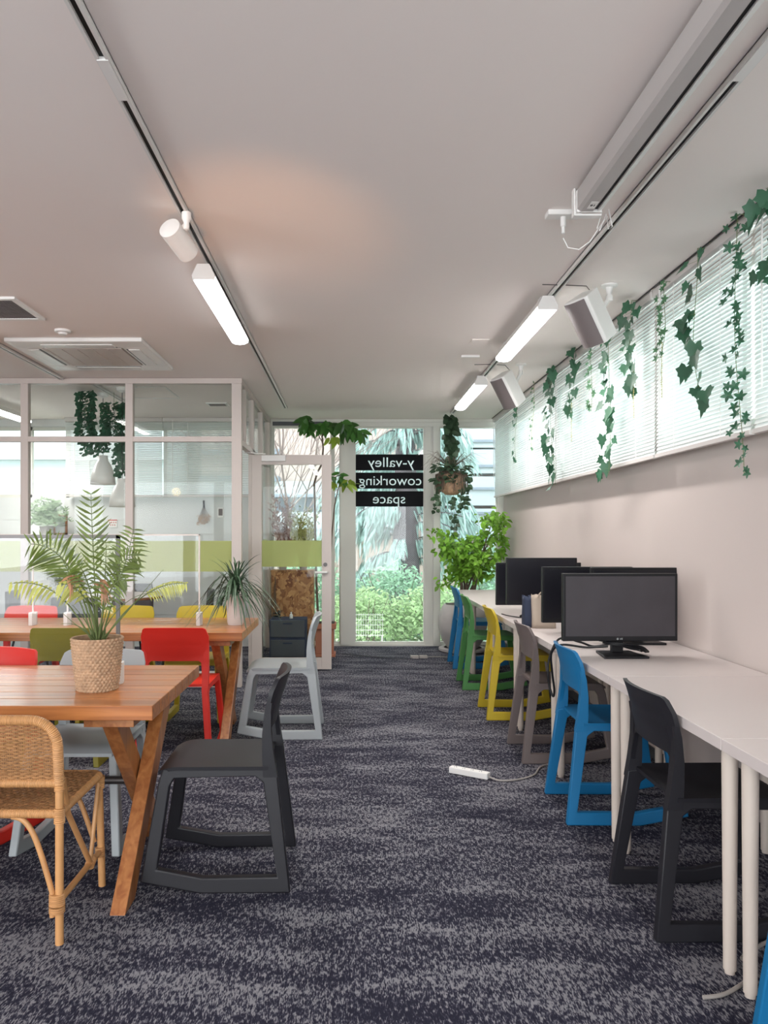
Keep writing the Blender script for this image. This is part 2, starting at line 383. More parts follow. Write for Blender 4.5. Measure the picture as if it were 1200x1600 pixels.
# ------------------------------------------------------------------ room shell
XR, XL, YB, YF, ZC = 1.81, -5.2, 9.08, -4.0, 2.687
struct('floor', MB().box((XL-.2, YF-.2, -.12), (XR+.2, YB+.16, 0)), M['carpet'])
struct('ceiling', MB().box((XL-.2, YF-.2, ZC), (XR+.2, YB+.16, ZC+.15)), M['ceil'])
SZ = 1.83
mb = MB().box((XR, YF-.2, 0), (XR+.16, YB+.16, SZ)).box((XR, YF-.2, 2.62), (XR+.16, YB+.16, ZC))
for y in (-3.9, -1.75, .4, 2.55, 4.7, 6.9, 9.08): mb.box((XR, y-.05, SZ), (XR+.16, y+.05, 2.62))
struct('wall_right', mb, M['wall'], smooth=False)
mb = MB().box((XL-.15, YF-.2, 0), (XL, YB+.16, .8)).box((XL-.15, YF-.2, 2.4), (XL, YB+.16, ZC)).box((XL-.15, 1.2, .8), (XL, YB+.16, 2.4)).box((XL-.15, YF-.2, .8), (XL, -3.2, 2.4))  # window openings of this unseen wall are invented to let daylight in
for y in (-1.0,): mb.box((XL-.15, y-.06, .8), (XL, y+.06, 2.4))
struct('wall_left', mb, M['wall'], smooth=False)
# unseen wall behind the camera; its tall openings are invented to admit daylight
mb = MB().box((XL, YF-.15, 0), (XR, YF, .25)).box((XL, YF-.15, 2.5), (XR, YF, ZC))
for x in (XL+.2, -3.0, -1.2, .3, XR-.1): mb.box((x-.1, YF-.15, .25), (x+.1, YF, 2.5))
struct('wall_front', mb, M['wall'], smooth=False)
struct('baseboard_right', MB().box((XR-.012, YF, 0), (XR, YB, .06)), M['dark'])
struct('trim_1', MB().box((XR-.045, -.5, SZ-.05), (XR, 9.0, SZ-.02)), M['wframe'])      # sill board under the clerestory
# clerestory glazing
w1 = sempty('window_1')
yy = [-3.85, -1.8, .35, 2.5, 4.65, 6.85, 9.03]
fr = MB(); gl = MB()
for a, b in zip([y+.05 if i else y for i, y in enumerate((-3.85, -1.75, .4, 2.55, 4.7, 6.9))], (-1.8, .35, 2.5, 4.65, 6.85, 9.03)):
    for (p, q) in (((a, SZ), (b, SZ+.04)), ((a, 2.58), (b, 2.62)), ((a, SZ), (a+.04, 2.62)), ((b-.04, SZ), (b, 2.62)), (((a+b)/2-.02, SZ), ((a+b)/2+.02, 2.62))):
        fr.box((XR+.05, p[0], p[1]), (XR+.09, q[0], q[1]))
    gl.box((XR+.065, a, SZ), (XR+.069, b, 2.62))
fr.build('window_frame', M['wframe'], w1, smooth=False); gl.build('pane', M['glass'], w1, smooth=False)

# rear wall: meeting room part (window high up) and the glazed main part
YI = 9.08
mb = MB().box((XL, YI, 0), (-1.02, YI+.16, 1.76)).box((XL, YI, 2.60), (-1.02, YI+.16, ZC)).box((-3.9, YI, 1.76), (-3.82, YI+.16, 2.6)).box((XL, YI, 1.76), (XL+.25, YI+.16, 2.6))
struct('wall_back', mb, M['panelwall'], smooth=False)
for i, z in enumerate((.38, .66, .94, 1.22, 1.50)):
    struct('trim_%d' % (i+2), MB().box((XL+.01, YI-.004, z), (-1.02, YI, z+.004)), M['panelwall'], smooth=False)
w2 = sempty('window_2')
fr = MB().box((-4.95, YI+.04, 1.76), (-1.02, YI+.09, 1.80)).box((-4.95, YI+.04, 2.56), (-1.02, YI+.09, 2.60))
for x in (-4.93, -3.80, -3.36, -2.2, -1.04): fr.box((x-.02, YI+.04, 1.76), (x+.02, YI+.09, 2.6))
fr.build('window_frame', M['wframe'], w2, smooth=False)
MB().box((-4.93, YI+.06, 1.78), (-1.04, YI+.064, 2.58)).build('pane', M['wired'], w2, smooth=False)

def X(px, d=YB): return (px-548)*d/1200
# column at the partition end, frames of the three tall panes
xa, xb, xc, xd, xe, xf, xg = X(410), X(426), X(518), X(528), X(554), X(664), X(687)
mb = MB()
H1 = ZC-.085; H2 = ZC-.035
mb.box((-1.02, YB, 0), (xb, YB+.14, ZC))
mb.box((xb, YB, H2), (XR, YB+.14, ZC)).box((xb, YB+.02, H1), (XR, YB+.12, H2)).box((xb, YB+.02, 0), (XR, YB+.12, .02))
mb.box((X(532), YB, .02), (X(545), YB+.139, H1)).box((X(545), YB+.025, .02), (xe, YB+.115, H1))
mb.box((xf, YB+.025, .02), (X(674), YB+.115, H1)).box((X(674), YB+.04, .02), (X(677), YB+.1, H1)).box((X(677), YB, .02), (xg, YB+.139, H1))
mb.box((X(778), YB, .02), (XR, YB+.139, H1))
struct('wall_back_glazing', mb, M['wframe'], smooth=False)
for n, (a, b, z0, z1) in enumerate(((xb, X(532), .02, ZC-.085), (xe, xf, .02, ZC-.085), (xg, X(778), .02, ZC-.085))):
    wn = sempty('window_%d' % (n+3))
    f = MB(); t = .014
    f.box((a, YB+.05, z0+.03), (a+t, YB+.09, z1-t)).box((b-t, YB+.05, z0+.03), (b, YB+.09, z1-t)).box((a, YB+.05, z1-t), (b, YB+.09, z1)).box((a, YB+.05, z0), (b, YB+.09, z0+.03))
    if n == 0: f.box((X(516), YB+.05, z0+.03), (X(523), YB+.09, z1-t))
    f.build('window_frame', M['wframe'], wn, smooth=False)
    MB().box((a+.002, YB+.068, z0), (b-.002, YB+.072, z1)).build('pane', M['wired'], wn, smooth=False)
struct('trim_7', MB().box((xb, YB-.01, ZC-.075), (X(516), YB+.018, ZC-.03)), M['dark'])

# glass partition of the meeting room
YP = 6.7; XP = -.95; t = .055
pf = sempty('wall_partition_front')
xs = [X(40, YP), X(203, YP)]
for x in (-4.65, -3.75) + tuple(xs): MB().box((x-.033, YP-.03, 0), (x+.033, YP+.03, 2.64)).build('post', M['frame'], pf, smooth=False, bevel=.002)
MB().box((XP-.085, YP-.03, 0), (XP, YP+.04, 2.64)).build('corner_post', M['frame'], pf, smooth=False, bevel=.002)
MB().box((XL, YP-.035, 2.64), (XP+.005, YP+.035, ZC-.002)).build('head_rail', M['frame'], pf, smooth=False)
MB().box((XL, YP-.028, 2.135), (XP-.08, YP+.028, 2.18)).build('transom', M['frame'], pf, smooth=False)
MB().box((XL, YP-.028, 0.0), (XP-.08, YP+.028, .13)).build('bottom_rail', M['frame'], pf, smooth=False)
MB().box((XL, YP-.004, .1), (XP-.08, YP+.004, 2.65)).build('pane', M['glass'], pf, smooth=False)
MB().box((XL, YP-.0065, 1.005), (XP-.085, YP-.0045, 1.272)).build('green_film', M['film'], pf, smooth=False)
ps = sempty('wall_partition_side')
MB().box((XP-.055, YP+.04, 2.64), (XP+.005, YB, ZC-.002)).build('head_rail', M['frame'], ps, smooth=False)
MB().box((XP-.05, YP+.04, 2.11), (XP, YB, 2.155)).build('transom', M['frame'], ps, smooth=False)
for y in (7.55, 8.3, 9.03): MB().box((XP-.05, y-.04, 0), (XP, y+.04, 2.66)).build('post', M['frame'], ps, smooth=False)
MB().box((XP-.05, 6.95, 2.15), (XP, 7.0, 2.64)).build('upper_mullion', M['frame'], ps, smooth=False)
MB().box((XP-.03, 7.55, .0), (XP-.02, YB, 2.64)).box((XP-.03, YP+.04, 2.15), (XP-.02, 7.55, 2.64)).build('pane', M['glass'], ps, smooth=False)
MB().box((XP-.033, 7.6, 1.005), (XP-.031, 8.99, 1.272)).build('green_film', M['film'], ps, smooth=False)
# dark ceiling groove in front of the partition
# open glass door
YD = 7.49
dr = sempty('door_1', (0, 0, 0))
x0, x1 = X(394, YD), X(518, YD); zt = HC+122*YD/1200
st = .095
MB().box((x0, YD-.02, .015), (x0+st, YD+.02, zt)).build('door_stile', M['frame'], dr, smooth=False, bevel=.002)
MB().box((x1-st, YD-.02, .015), (x1, YD+.02, zt)).build('door_stile', M['frame'], dr, smooth=False, bevel=.002)
MB().box((x0+st, YD-.02, zt-.095), (x1-st, YD+.02, zt)).build('door_rail', M['frame'], dr, smooth=False, bevel=.002)
MB().box((x0+st, YD-.02, .015), (x1-st, YD+.02, .125)).build('door_rail', M['frame'], dr, smooth=False, bevel=.002)
MB().box((x0+st-.002, YD-.004, .12), (x1-st+.002, YD+.004, zt-.09)).build('pane', M['glass'], dr, smooth=False)
MB().box((x0+st, YD-.007, 1.012), (x1-st, YD-.005, 1.268)).build('green_film', M['film'], dr, smooth=False)
hz = at(500, 894, YD)
MB().tube([(x1-.045, YD-.02, hz.z), (x1-.045, YD-.065, hz.z), (x1-.16, YD-.07, hz.z)], .013, 10).build('door_handle', M['whitemetal'], dr)
MB().tube([(x1-.06, YD-.02, at(0, 882, YD).z), (x1-.06, YD-.028, at(0, 882, YD).z)], .02, 14).build('door_lock', M['steel'], dr)
MB().box((x0+.1, YD-.07, zt-.065), (x0+.33, YD-.02, zt-.01)).build('door_closer', M['whitemetal'], dr, smooth=False)
MB().beam((x0+.13, YD-.045, zt+.005), (x0-.05, YD-.2, zt+.005), .008, .02, (0,0,1)).build('closer_arm', M['whitemetal'], dr, smooth=False)

# ------------------------------------------------------------------ blinds
def blind(name, L, H, label, cat='blind', rz=0, loc=(0,0,0), tilt=1.05, cords=4, group=None):
    """runs along local +x, hangs from z=0 down to -H, faces local -y"""
    t_ = thing(name, label, cat, loc, rz, group)
    MB().box((0, -.028, -.045), (L, .028, 0)).build('headrail', M['blindrail'], t_, smooth=False, bevel=.002)
    s = MB(); n = int((H-.06)/.0205); w_ = .0125
    for k in range(n):
        z = -.06-k*.0205; dz = w_*math.sin(tilt); dy = w_*math.cos(tilt)
        i = len(s.v)
        # crowned slat: three points across
        for xx in (.004, L-.004):
            s.v += [(xx, -dy, z-dz), (xx, -.0022*math.sin(tilt), z+.0022*math.cos(tilt)), (xx, dy, z+dz)]
        s.f += [[i, i+1, i+4, i+3], [i+1, i+2, i+5, i+4]]
    s.build('slats', M['slat'], t_)
    MB().box((.002, -.013, -H), (L-.002, .013, -H+.02)).build('bottom_rail', M['blindrail'], t_, smooth=False)
    for k in range(cords):
        x = L*(k+.5)/cords if cords > 1 else L/2
        MB().box((x-.0022, -.0158, -H+.02), (x+.0022, -.0142, -.045)).build('ladder_cord', M['white'], t_, smooth=False)
    MB().tube([(.12, -.035, -.03), (.12, -.036, -H*.82)], .004, 6).build('wand', M['white'], t_)
    return t_
names = ['white slatted blind nearest the tall rear windows on the right wall', 'white slatted blind second from the rear windows on the right wall', 'narrow white slatted blind in the middle of the right wall behind small leaved vine', 'white slatted blind at the right edge of the photo behind the largest vines', 'white slatted blind further along the right wall beside the camera', 'white slatted blind farthest behind on the right wall']
XB = 1.695; HB = .93
for (a, b), nm in zip(((6.35, 9.03), (4.27, 6.33), (3.24, 4.25), (1.15, 3.22), (-1.2, 1.13), (-3.7, -1.22)), names):
    blind('window_blind', b-a, HB, nm, loc=(XB, b, ZC-.001), rz=-PI/2, tilt=1.08, cords=4 if b-a > 1.5 else 2, group='blinds along the right wall')
blind('window_blind', 1.138, .92, 'left of the two white blinds lowered in the meeting room', loc=(X(107), 8.98, ZC-.001), tilt=.85, cords=2, group='meeting room blinds')
blind('window_blind', 1.17, .92, 'right of the two white blinds lowered in the meeting room above dried flowers', loc=(X(258), 8.98, ZC-.001), tilt=.85, cords=2, group='meeting room blinds')
tag(MB().tube([(1.655, -3.5, ZC-.004), (1.655, 9.0, ZC-.004)], .004, 6).build('black_wire', M['black']), 'thin black wire stretched along the ceiling above the right wall blinds', 'wire')

# ------------------------------------------------------------------ ceiling tracks, lights
def track(x, y0, y1, label, joint=None, ang=0):
    t_ = thing('lighting_track', label, 'lighting track', (x, y0, ZC), 0, 'ceiling lighting tracks')
    L = y1-y0
    MB().box((-.019, 0, -.022), (-.009, L, 0)).box((.009, 0, -.022), (.019, L, 0)).box((-.019, 0, -.004), (.019, L, 0)).build('rail', M['whitemetal'], t_, smooth=False)
    MB().box((-.009, .002, -.012), (.009, L-.002, -.004)).build('slot', M['black'], t_, smooth=False)
    if joint is not None: MB().box((-.016, joint-y0-.1, -.024), (.016, joint-y0+.1, -.01)).build('joint_cover', M['white'], t_, smooth=False)
track(-.695, -3.6, 8.2, 'left lighting track carrying the spotlight and a single lit tube', joint=2.25)
track(1.13, -3.6, 8.55, 'right lighting track carrying two lit tubes in a row', joint=2.15)
track(-2.5, -3.6, 6.64, 'lighting track running to the glass partition beside the air conditioner')
track(-2.3, 6.78, 7.9, 'lighting track inside the meeting room above the pendant lamps')

def tube_light(x, y, label, L=1.25, watts=TUBE_W, dark=False):
    t_ = thing('tube_light', label, 'ceiling light', (x, y, ZC), 0, 'tube lights on tracks')
    prof = [(-.052, -.118), (-.056, -.098), (-.03, -.042), (.03, -.042), (.056, -.098), (.052, -.118)]
    for y_ in (0, L-.012): MB().prism([(p[0], y_, p[1]) for p in prof], (0, .012, 0)).build('end_cap', M['whitemetal'], t_, smooth=False)
    h = MB().prism([(p[0], .012, p[1]) for p in [(-.056, -.098), (-.03, -.042), (.03, -.042), (.056, -.098)]], (0, L-.024, 0)).build('housing', M['whitemetal'], t_, smooth=False)
    d = [(-.050, -.100), (-.050, -.118), (-.03, -.128), (0, -.132), (.03, -.128), (.050, -.118), (.050, -.100)]
    MB().prism([(p[0], .012, p[1]) for p in d], (0, L-.024, 0)).build('diffuser', M['tube'], t_)
    for yy_ in (.12, L-.12): MB().box((-.02, yy_-.03, -.045), (.02, yy_+.03, -.02)).build('mount', M['white'], t_, smooth=False)
    area('tube_lamp', (0, L/2, -.136), (0, 0, 0), .1, L-.06, watts, (1.0, 0.965, 0.93), t_)
    return t_
tube_light(-.715, 3.72, 'lit tube light with peach end cap on the left track')
tube_light(1.085, 4.22, 'nearer of the two lit tube lights on the right track')
tube_light(1.085, 6.38, 'lit tube light on right track above the hanging plant')
tube_light(-2.5, 3.9, 'lit tube light on the track left of the frame mirrored in the partition')
tube_light(-.695, -1.2, 'added fill tube light on the left track behind the camera')  # added fixture, fill light from the unseen part of the room
tube_light(1.13, -1.6, 'added fill tube light on the right track behind the camera')  # likewise an added fill fixture out of view
tube_light(-3.6, 7.3, 'lit tube light inside the meeting room at its left end', watts=34)

# spotlight
def spot(x, y):
    t_ = thing('track_spotlight', 'white cylinder spotlight tilted under the left ceiling track', 'spotlight', (x, y, ZC))
    MB().lathe([(.0, 0), (.02, 0), (.02, -.025), (.012, -.04), (.012, -.07), (0, -.075)], 16, (.02, -.02, -.02), cap0=False).build('stem', M['white'], t_)
    a = Vector((-.05, -.03, -.085)); b = Vector((.0, .11, -.14))
    # body: cylinder with an open bright mouth at its far end
    MB().tube([a, a.lerp(b, .02), b, b-(b-a)*.02, a.lerp(b, .75)], [.040, .047, .047, .040, .038], 24).build('lamp_body', M['white'], t_)
    MB().tube([V(.02, -.02, -.07), a.lerp(b, .3)+V(.02, 0, .02)], .011, 10).build('knuckle', M['white'], t_)
spot(-.70, 3.2)
# invented uplight out of view, added to throw the warm patch on the ceiling
l = bpy.data.lights.new('added_warm_spot', 'SPOT'); l.energy = 170; l.color = (1.0, .50, .22); l.spot_size = math.radians(19); l.spot_blend = 1.0; l.shadow_soft_size = .03
ts = thing('added_uplight', 'added black uplight out of view that throws the warm ceiling patch', 'lamp', (.25, 1.05, 0))
ts.location = (-.9, .6, 0)
MB().lathe([(.07, 0), (.075, .02), (.075, .16), (.065, .16), (.06, .06)], 24).build('lamp_body', M['black'], ts)
lo = bpy.data.objects.new('added_warm_spot', l); COL.objects.link(lo); lo.parent = ts; lo.location = (0, 0, .12)
tgt = Vector((-.33, 3.42, ZC)) - Vector((-.9, .6, .12)); lo.rotation_euler = tgt.to_track_quat('-Z', 'Y').to_euler()

# projector screen box
t_ = thing('projector_screen', 'long white roll-up projector screen case, toned down for shade, hung from the ceiling', 'projector screen', (.93, 0, ZC))
MB().prism([(-.048, .3, -.012), (-.048, .3, -.085), (-.035, .3, -.095), (.012, .3, -.095), (.012, .3, -.012)], (0, 2.7, 0)).build('case', M['caseshade'], t_, smooth=False)
MB().prism([(.030, .3, -.012), (.030, .3, -.095), (.048, .3, -.088), (.048, .3, -.012)], (0, 2.7, 0)).build('front_lip', M['whitemetal'], t_, smooth=False)
MB().box((.012, .31, -.085), (.030, 2.99, -.012)).build('slot', M['black'], t_, smooth=False)
MB().box((-.058, 3.0, -.10), (-.052, 3.03, 0)).box((-.058, 3.0, -.106), (.05, 3.03, -.10)).box((-.05, 2.99, -.096), (.048, 3.0, -.012)).build('end_bracket', M['white'], t_, smooth=False)
MB().box((-.02, 2.9, -.0965), (.008, 2.96, -.0953)).build('label_sticker', M['white'], t_, smooth=False)
textmesh('16', .022, .0004, M['ink'], 'sticker_mark', t_, (-.006, 2.93, -.0967), (PI, 0, PI))
pk = at(880, 331, 3.22)
t_ = thing('ceiling_socket', 'white flat plug box on the ceiling beside the screen case', 'socket', (pk.x, 3.22, ZC))
MB().box((-.07, -.03, -.022), (.07, .03, 0)).build('socket_box', M['white'], t_, smooth=False, bevel=.003)
MB().lathe([(.012, -.022), (.012, -.06), (.007, -.065), (.007, -.09)], 12).build('plug', M['white'], t_)
a = Vector((pk.x, 3.22, ZC-.09))
pts = [a+V(.0, 0, -.02), a+V(.02, 0, -.06), a+V(.06, -.02, -.075), a+V(.10, -.04, -.05), a+V(.13, -.08, 0), a+V(.145, -.12, .02)]
tag(MB().tube(pts, .0025, 6).tube([a+V(.13,-.1,.05), a+V(.11,-.1,-.02), a+V(.12,-.1,-.03), a+V(.14,-.12,.03), a+V(.15,-.12,-.03), a+V(.165,-.12,-.02), a+V(.15,-.12,.05)], .0025, 6).build('cord', M['white']), 'thin white cord looping from the ceiling plug to the screen case', 'cord')

# speakers
def speaker(px, py, d, rz, label):
    p = at(px, py, d)
    t_ = thing('wall_speaker', label, 'speaker', tuple(p), 0, 'pair of ceiling speakers')
    b = MB()
    H, W, D = .27, .17, .14
    pr = [(-W/2+.02, -D/2), (W/2-.02, -D/2), (W/2-.005, -D/2+.02), (W/2-.03, D/2), (-W/2+.03, D/2), (-W/2+.005, -D/2+.02)]
    b.prism([(x, y, -H/2) for x, y in pr], (0, 0, H))
    bo = b.build('cabinet', M['white'], t_, smooth=False, bevel=.006)
    g = MB(); rows = []
    for k in range(9):
        u = -1+k/4; rows.append([(u*(W/2-.012), -D/2-.018*(1-u*u)-.002, z) for z in (-H/2+.006, H/2-.006)])
    g.grid(rows); go = g.build('grille', M['mesh'], t_)
    rot = Matrix.Rotation(rz, 4, 'Z') @ Matrix.Rotation(math.radians(34), 4, 'X')
    for o in (bo, go): o.data.transform(rot)
    m = V(.10, .02, ZC-p.z)
    MB().lathe([(.045, 0), (.045, -.008), (.02, -.014), (.012, -.05), (.018, -.06), (.018, -.085), (0, -.09)], 16, tuple(m), cap0=False).tube([m+V(0, 0, -.07), rot @ V(0, .07, .0)], .012, 8).build('bracket', M['white'], t_)
    pts = [V(-.28, -.05, ZC-p.z-.02), V(-.2, -.02, ZC-p.z-.012), V(-.12, 0, ZC-p.z-.008), V(-.03, 0, ZC-p.z-.012), V(.02, .02, ZC-p.z-.06), rot @ V(.0, .07, .06)]
    MB().tube(pts, .0025, 6).build('cable', M['steel'], t_)
speaker(925, 497, 4.15, math.radians(-62), 'larger nearer white speaker with grey grille under ceiling')
speaker(795, 609, 6.1, math.radians(-62), 'smaller farther white speaker on the ceiling near rear windows')
# small ceiling devices
p = at(735, 555, 1.347*1200/278)
tag(MB().box((-.07, -.012, -.018), (.07, .012, 0)).build('ceiling_sensor', M['white'], loc=(p.x, p.y, ZC), bevel=.004), 'slim white rectangular sensor on the ceiling left of the right track', 'sensor')
p = at(749, 533, 1.347*1200/300)
tag(MB().box((-.06, -.06, -.006), (.06, .06, 0)).build('access_plate', M['ceil'], loc=(p.x, p.y, ZC)), 'flat square ceiling plate near the right track', 'ceiling plate')
d = 1.347*1200/(833-516); p = at(98, 516, d)
tag(MB().lathe([(.0, -.03), (.025, -.03), (.03, -.018), (.05, -.014), (.053, 0)], 24, cap0=False).build('smoke_detector', M['white'], loc=(p.x, p.y, ZC)), 'small round white smoke detector between the vent and the air conditioner', 'smoke detector')
d0 = 1.347*1200/(833-465); d1 = 1.347*1200/(833-496)
t_ = thing('ceiling_vent', 'square perforated white ceiling vent at the left edge', 'vent', (X(30, 4.6)-.15, (d0+d1)/2, ZC))
hw = .22
f = ring(hw, .03, -.014, 0)
f.build('vent_frame', M['white'], t_, smooth=False); 
g = MB().box((-hw+.03, -hw+.03, -.004), (hw-.03, hw-.03, 0))
for k in range(24):
    u = -hw+.035+k*(2*hw-.07)/23; g.box((u-.003, -hw+.03, -.009), (u+.003, hw-.03, -.004)); g.box((-hw+.03, u-.003, -.009), (hw-.03, u+.003, -.004))
g.build('grille', M['mesh'], t_, smooth=False)
# air conditioner cassette
d0 = 1.347*1200/(833-525); d1 = 1.347*1200/(833-575); cx = (X(222, d0)+X(270, d1))/2-.475
t_ = thing('ceiling_air_conditioner', 'large white square air conditioner cassette in the ceiling', 'air conditioner', (cx, (d0+d1)/2, ZC))
q = .475; r_ = .285
f = MB()
for a, b in (((-q, -q), (q, -r_)), ((-q, r_), (q, q)), ((-q, -r_), (-r_, r_)), ((r_, -r_), (q, r_))): f.box((a[0], a[1], -.03), (b[0], b[1], 0))
f.build('panel', M['white'], t_, smooth=False, bevel=.008)
g = MB().box((-r_+.01, -r_+.01, -.032), (r_-.01, r_-.01, -.01))
for k in range(5): g.box((-r_+.02+k*.11, -r_+.02, -.036), (-r_+.024+k*.11, r_-.02, -.032))
g.build('intake_grille', M['frame'], t_, smooth=False)
for k in range(4):
    c, s_ = math.cos(k*PI/2), math.sin(k*PI/2)
    f = MB(); a = MB()
    def rt(x, y): return (c*x-s_*y, s_*x+c*y)
    P = [rt(x, y) for x, y in ((.32, -.25), (.40, -.25), (.40, .25), (.32, .25))]
    f.prism([(x, y, -.036) for x, y in P], (0, 0, .006)); f.build('louvre', M['whitemetal'], t_, smooth=False)
    P = [rt(x, y) for x, y in ((.306, -.26), (.318, -.26), (.318, .26), (.306, .26))]
    a.prism([(x, y, -.0315) for x, y in P], (0, 0, .002)); a.build('outlet_gap', M['dark'], t_, smooth=False)

# ------------------------------------------------------------------ desks along the right wall
desk0 = thing('desk', '', 'desk', (0, 0, 0), 0, 'row of white desks along the right wall')
MB().box((1.10, .003, .694), (1.80, .997, .73)).build('tabletop', M['desk'], desk0, smooth=False, bevel=.0015)
for (lx, ly) in ((1.155, .06), (1.155, .94), (1.74, .06), (1.74, .94)):
    MB().lathe([(.019, .012), (.024, .69), (.032, .692)], 20, (lx, ly, 0)).lathe([(.015, 0), (.015, .013)], 12, (lx, ly, 0)).build('leg', M['deskleg'], desk0)
dl = ['white desk at the lower right edge of the photo with its seam at the corner', 'white empty desk stretch next to the charcoal chair', 'white desk carrying the nearest large dark monitor', 'white desk with the canvas bag and middle monitors on it', 'white desk carrying the far pair of monitors', 'white bare desk beside the green chair', 'white desk at the far end in front of the big leafy plant']
ys = [1.28, 2.28, 3.28, 4.28, 5.28, 6.28, 7.28]
desk0.location = (0, 1.28, 0); desk0['label'] = dl[0]
for y, lb in list(zip(ys, dl))[1:]: dup(desk0, (0, y, 0), 0, lb)

# ------------------------------------------------------------------ plastic chairs
def make_chair():
    t_ = thing('plastic_chair', '', 'chair', (0,0,0), 0)
    outer = [(-.275, 0), (.06, 0), (.282, .042), (.268, .12), (.222, .40), (.205, .452), (-.16, .452), (-.222, .445)]
    inner = [(-.226, .058), (.05, .056), (.222, .088), (.212, .14), (.178, .39), (.160, .418), (-.14, .424), (-.172, .40)]
    def ys_(z): return .228-.038*min(z, .46)/.45
    for s in (-1, 1):
        m = MB(); n = len(outer); th = .034
        for (pts, off) in ((outer, 0), (inner, 0), (outer, th), (inner, th)):
            for x, z in pts: m.v.append((x, s*(ys_(z)-off), z))
        for k in range(n):
            k2 = (k+1) % n
            q = [[k, k2, n+k2, n+k], [2*n+k, 3*n+k, 3*n+k2, 2*n+k2], [k, 2*n+k, 2*n+k2, k2], [n+k, n+k2, 3*n+k2, 3*n+k]]
            m.f += [a[::-1] if s > 0 else a for a in q]
        m.build('side_frame', CH['charcoal'], t_, bevel=.005, angle=50)
    # seat
    rows = []
    nx, ny = 16, 14
    for i in range(nx+1):
        x = -.19+(.225+.19)*i/nx; row = []
        f = max(0, (x-.15)/.075)
        wv = .197-.022*f*f
        for j in range(ny+1):
            u = -1+2*j/ny
            z = .462 - .012*(1-u*u)*(1-abs(x+.02)/.25) - .022*f*f
            row.append((x, u*wv, z))
        rows.append(row)
    low = [[(p[0], p[1]*.995, p[2]-.014) for p in r] for r in rows]
    m = MB().grid(rows); n0 = len(m.v); W = ny+1
    for r in low: m.v += [tuple(p) for p in r]
    for a in range(nx):
        for b in range(ny): m.f.append([n0+a*W+b, n0+(a+1)*W+b, n0+(a+1)*W+b+1, n0+a*W+b+1])
    def rim(idx):
        for a, b in zip(idx, idx[1:]+idx[:1]): m.f.append([b, a, n0+a, n0+b])
    rim([j for j in range(W)] + [a*W+ny for a in range(1, nx+1)] + [nx*W+j for j in range(ny-1, -1, -1)] + [a*W for a in range(nx-1, 0, -1)])
    m.build('seat', CH['charcoal'], t_, angle=50)
    # backrest: shell between the rear legs with an arched lower edge
    def prof(z):
        pts = [(.40, -.206), (.46, -.196), (.54, -.182), (.62, -.176), (.70, -.184), (.76, -.200), (.80, -.216)]
        for (z0, a), (z1, b) in zip(pts, pts[1:]):
            if z <= z1: return a+(b-a)*(z-z0)/(z1-z0)
        return pts[-1][1]
    def shell(off):
        R_ = []
        nu, nv = 28, 14
        for i in range(nu+1):
            u = -1+2*i/nu; au = abs(u)
            lo = .44 if au > .84 else (.598 - .03*max(0, (au-.70)/.14)**2 if au <= .84 else .44)
            hi = .797 - .006*au*au - (.05*((au-.86)/.14)**2.5 if au > .86 else 0)
            row = []
            for j in range(nv+1):
                z = lo+(hi-lo)*j/nv
                tt = max(0, min(1, (z-.50)/.22))
                hw = .190+.006*tt
                x = prof(z) - .036*(1-u*u)*tt + off
                row.append((x, u*hw, z))
            R_.append(row)
        return R_
    A = shell(0); B = shell(-.016); m = MB()
    nu, nv = 28, 14; W = nv+1
    m.grid(A); n0 = len(m.v)
    for r in B: m.v += [tuple(p) for p in r]
    for a in range(nu):
        for b in range(nv): m.f.append([n0+a*W+b, n0+(a+1)*W+b, n0+(a+1)*W+b+1, n0+a*W+b+1])
    idx = [j for j in range(W)] + [a*W+nv for a in range(1, nu+1)] + [nu*W+j for j in range(nv-1, -1, -1)] + [a*W for a in range(nu-1, 0, -1)]
    for a, b in zip(idx, idx[1:]+idx[:1]): m.f.append([b, a, n0+a, n0+b])
    for s in (-1, 1):
        pr = [(-.226, .42), (-.212, .50), (-.202, .58), (-.200, .66), (-.205, .70)]
        fr_ = [(-.172, .42), (-.168, .50), (-.168, .58), (-.176, .66), (-.186, .70)]
        for k in range(4):
            i = len(m.v)
            for kk in (k, k+1):
                th = .034 if kk < 3 else .026
                yo = s*(.193+.003*kk/4); yi = s*(.193-th)
                m.v += [(pr[kk][0], yo, pr[kk][1]), (pr[kk][0], yi, pr[kk][1]), (fr_[kk][0], yi, fr_[kk][1]), (fr_[kk][0], yo, fr_[kk][1])]
            for q in ((0,1,5,4),(1,2,6,5),(2,3,7,6),(3,0,4,7)): m.f.append([i+e for e in (q if s < 0 else q[::-1])])
            if k == 3: m.f.append([i+4, i+5, i+6, i+7])
            if k == 0: m.f.append([i, i+3, i+2, i+1])
    m.build('backrest', CH['charcoal'], t_, angle=50)
    return t_
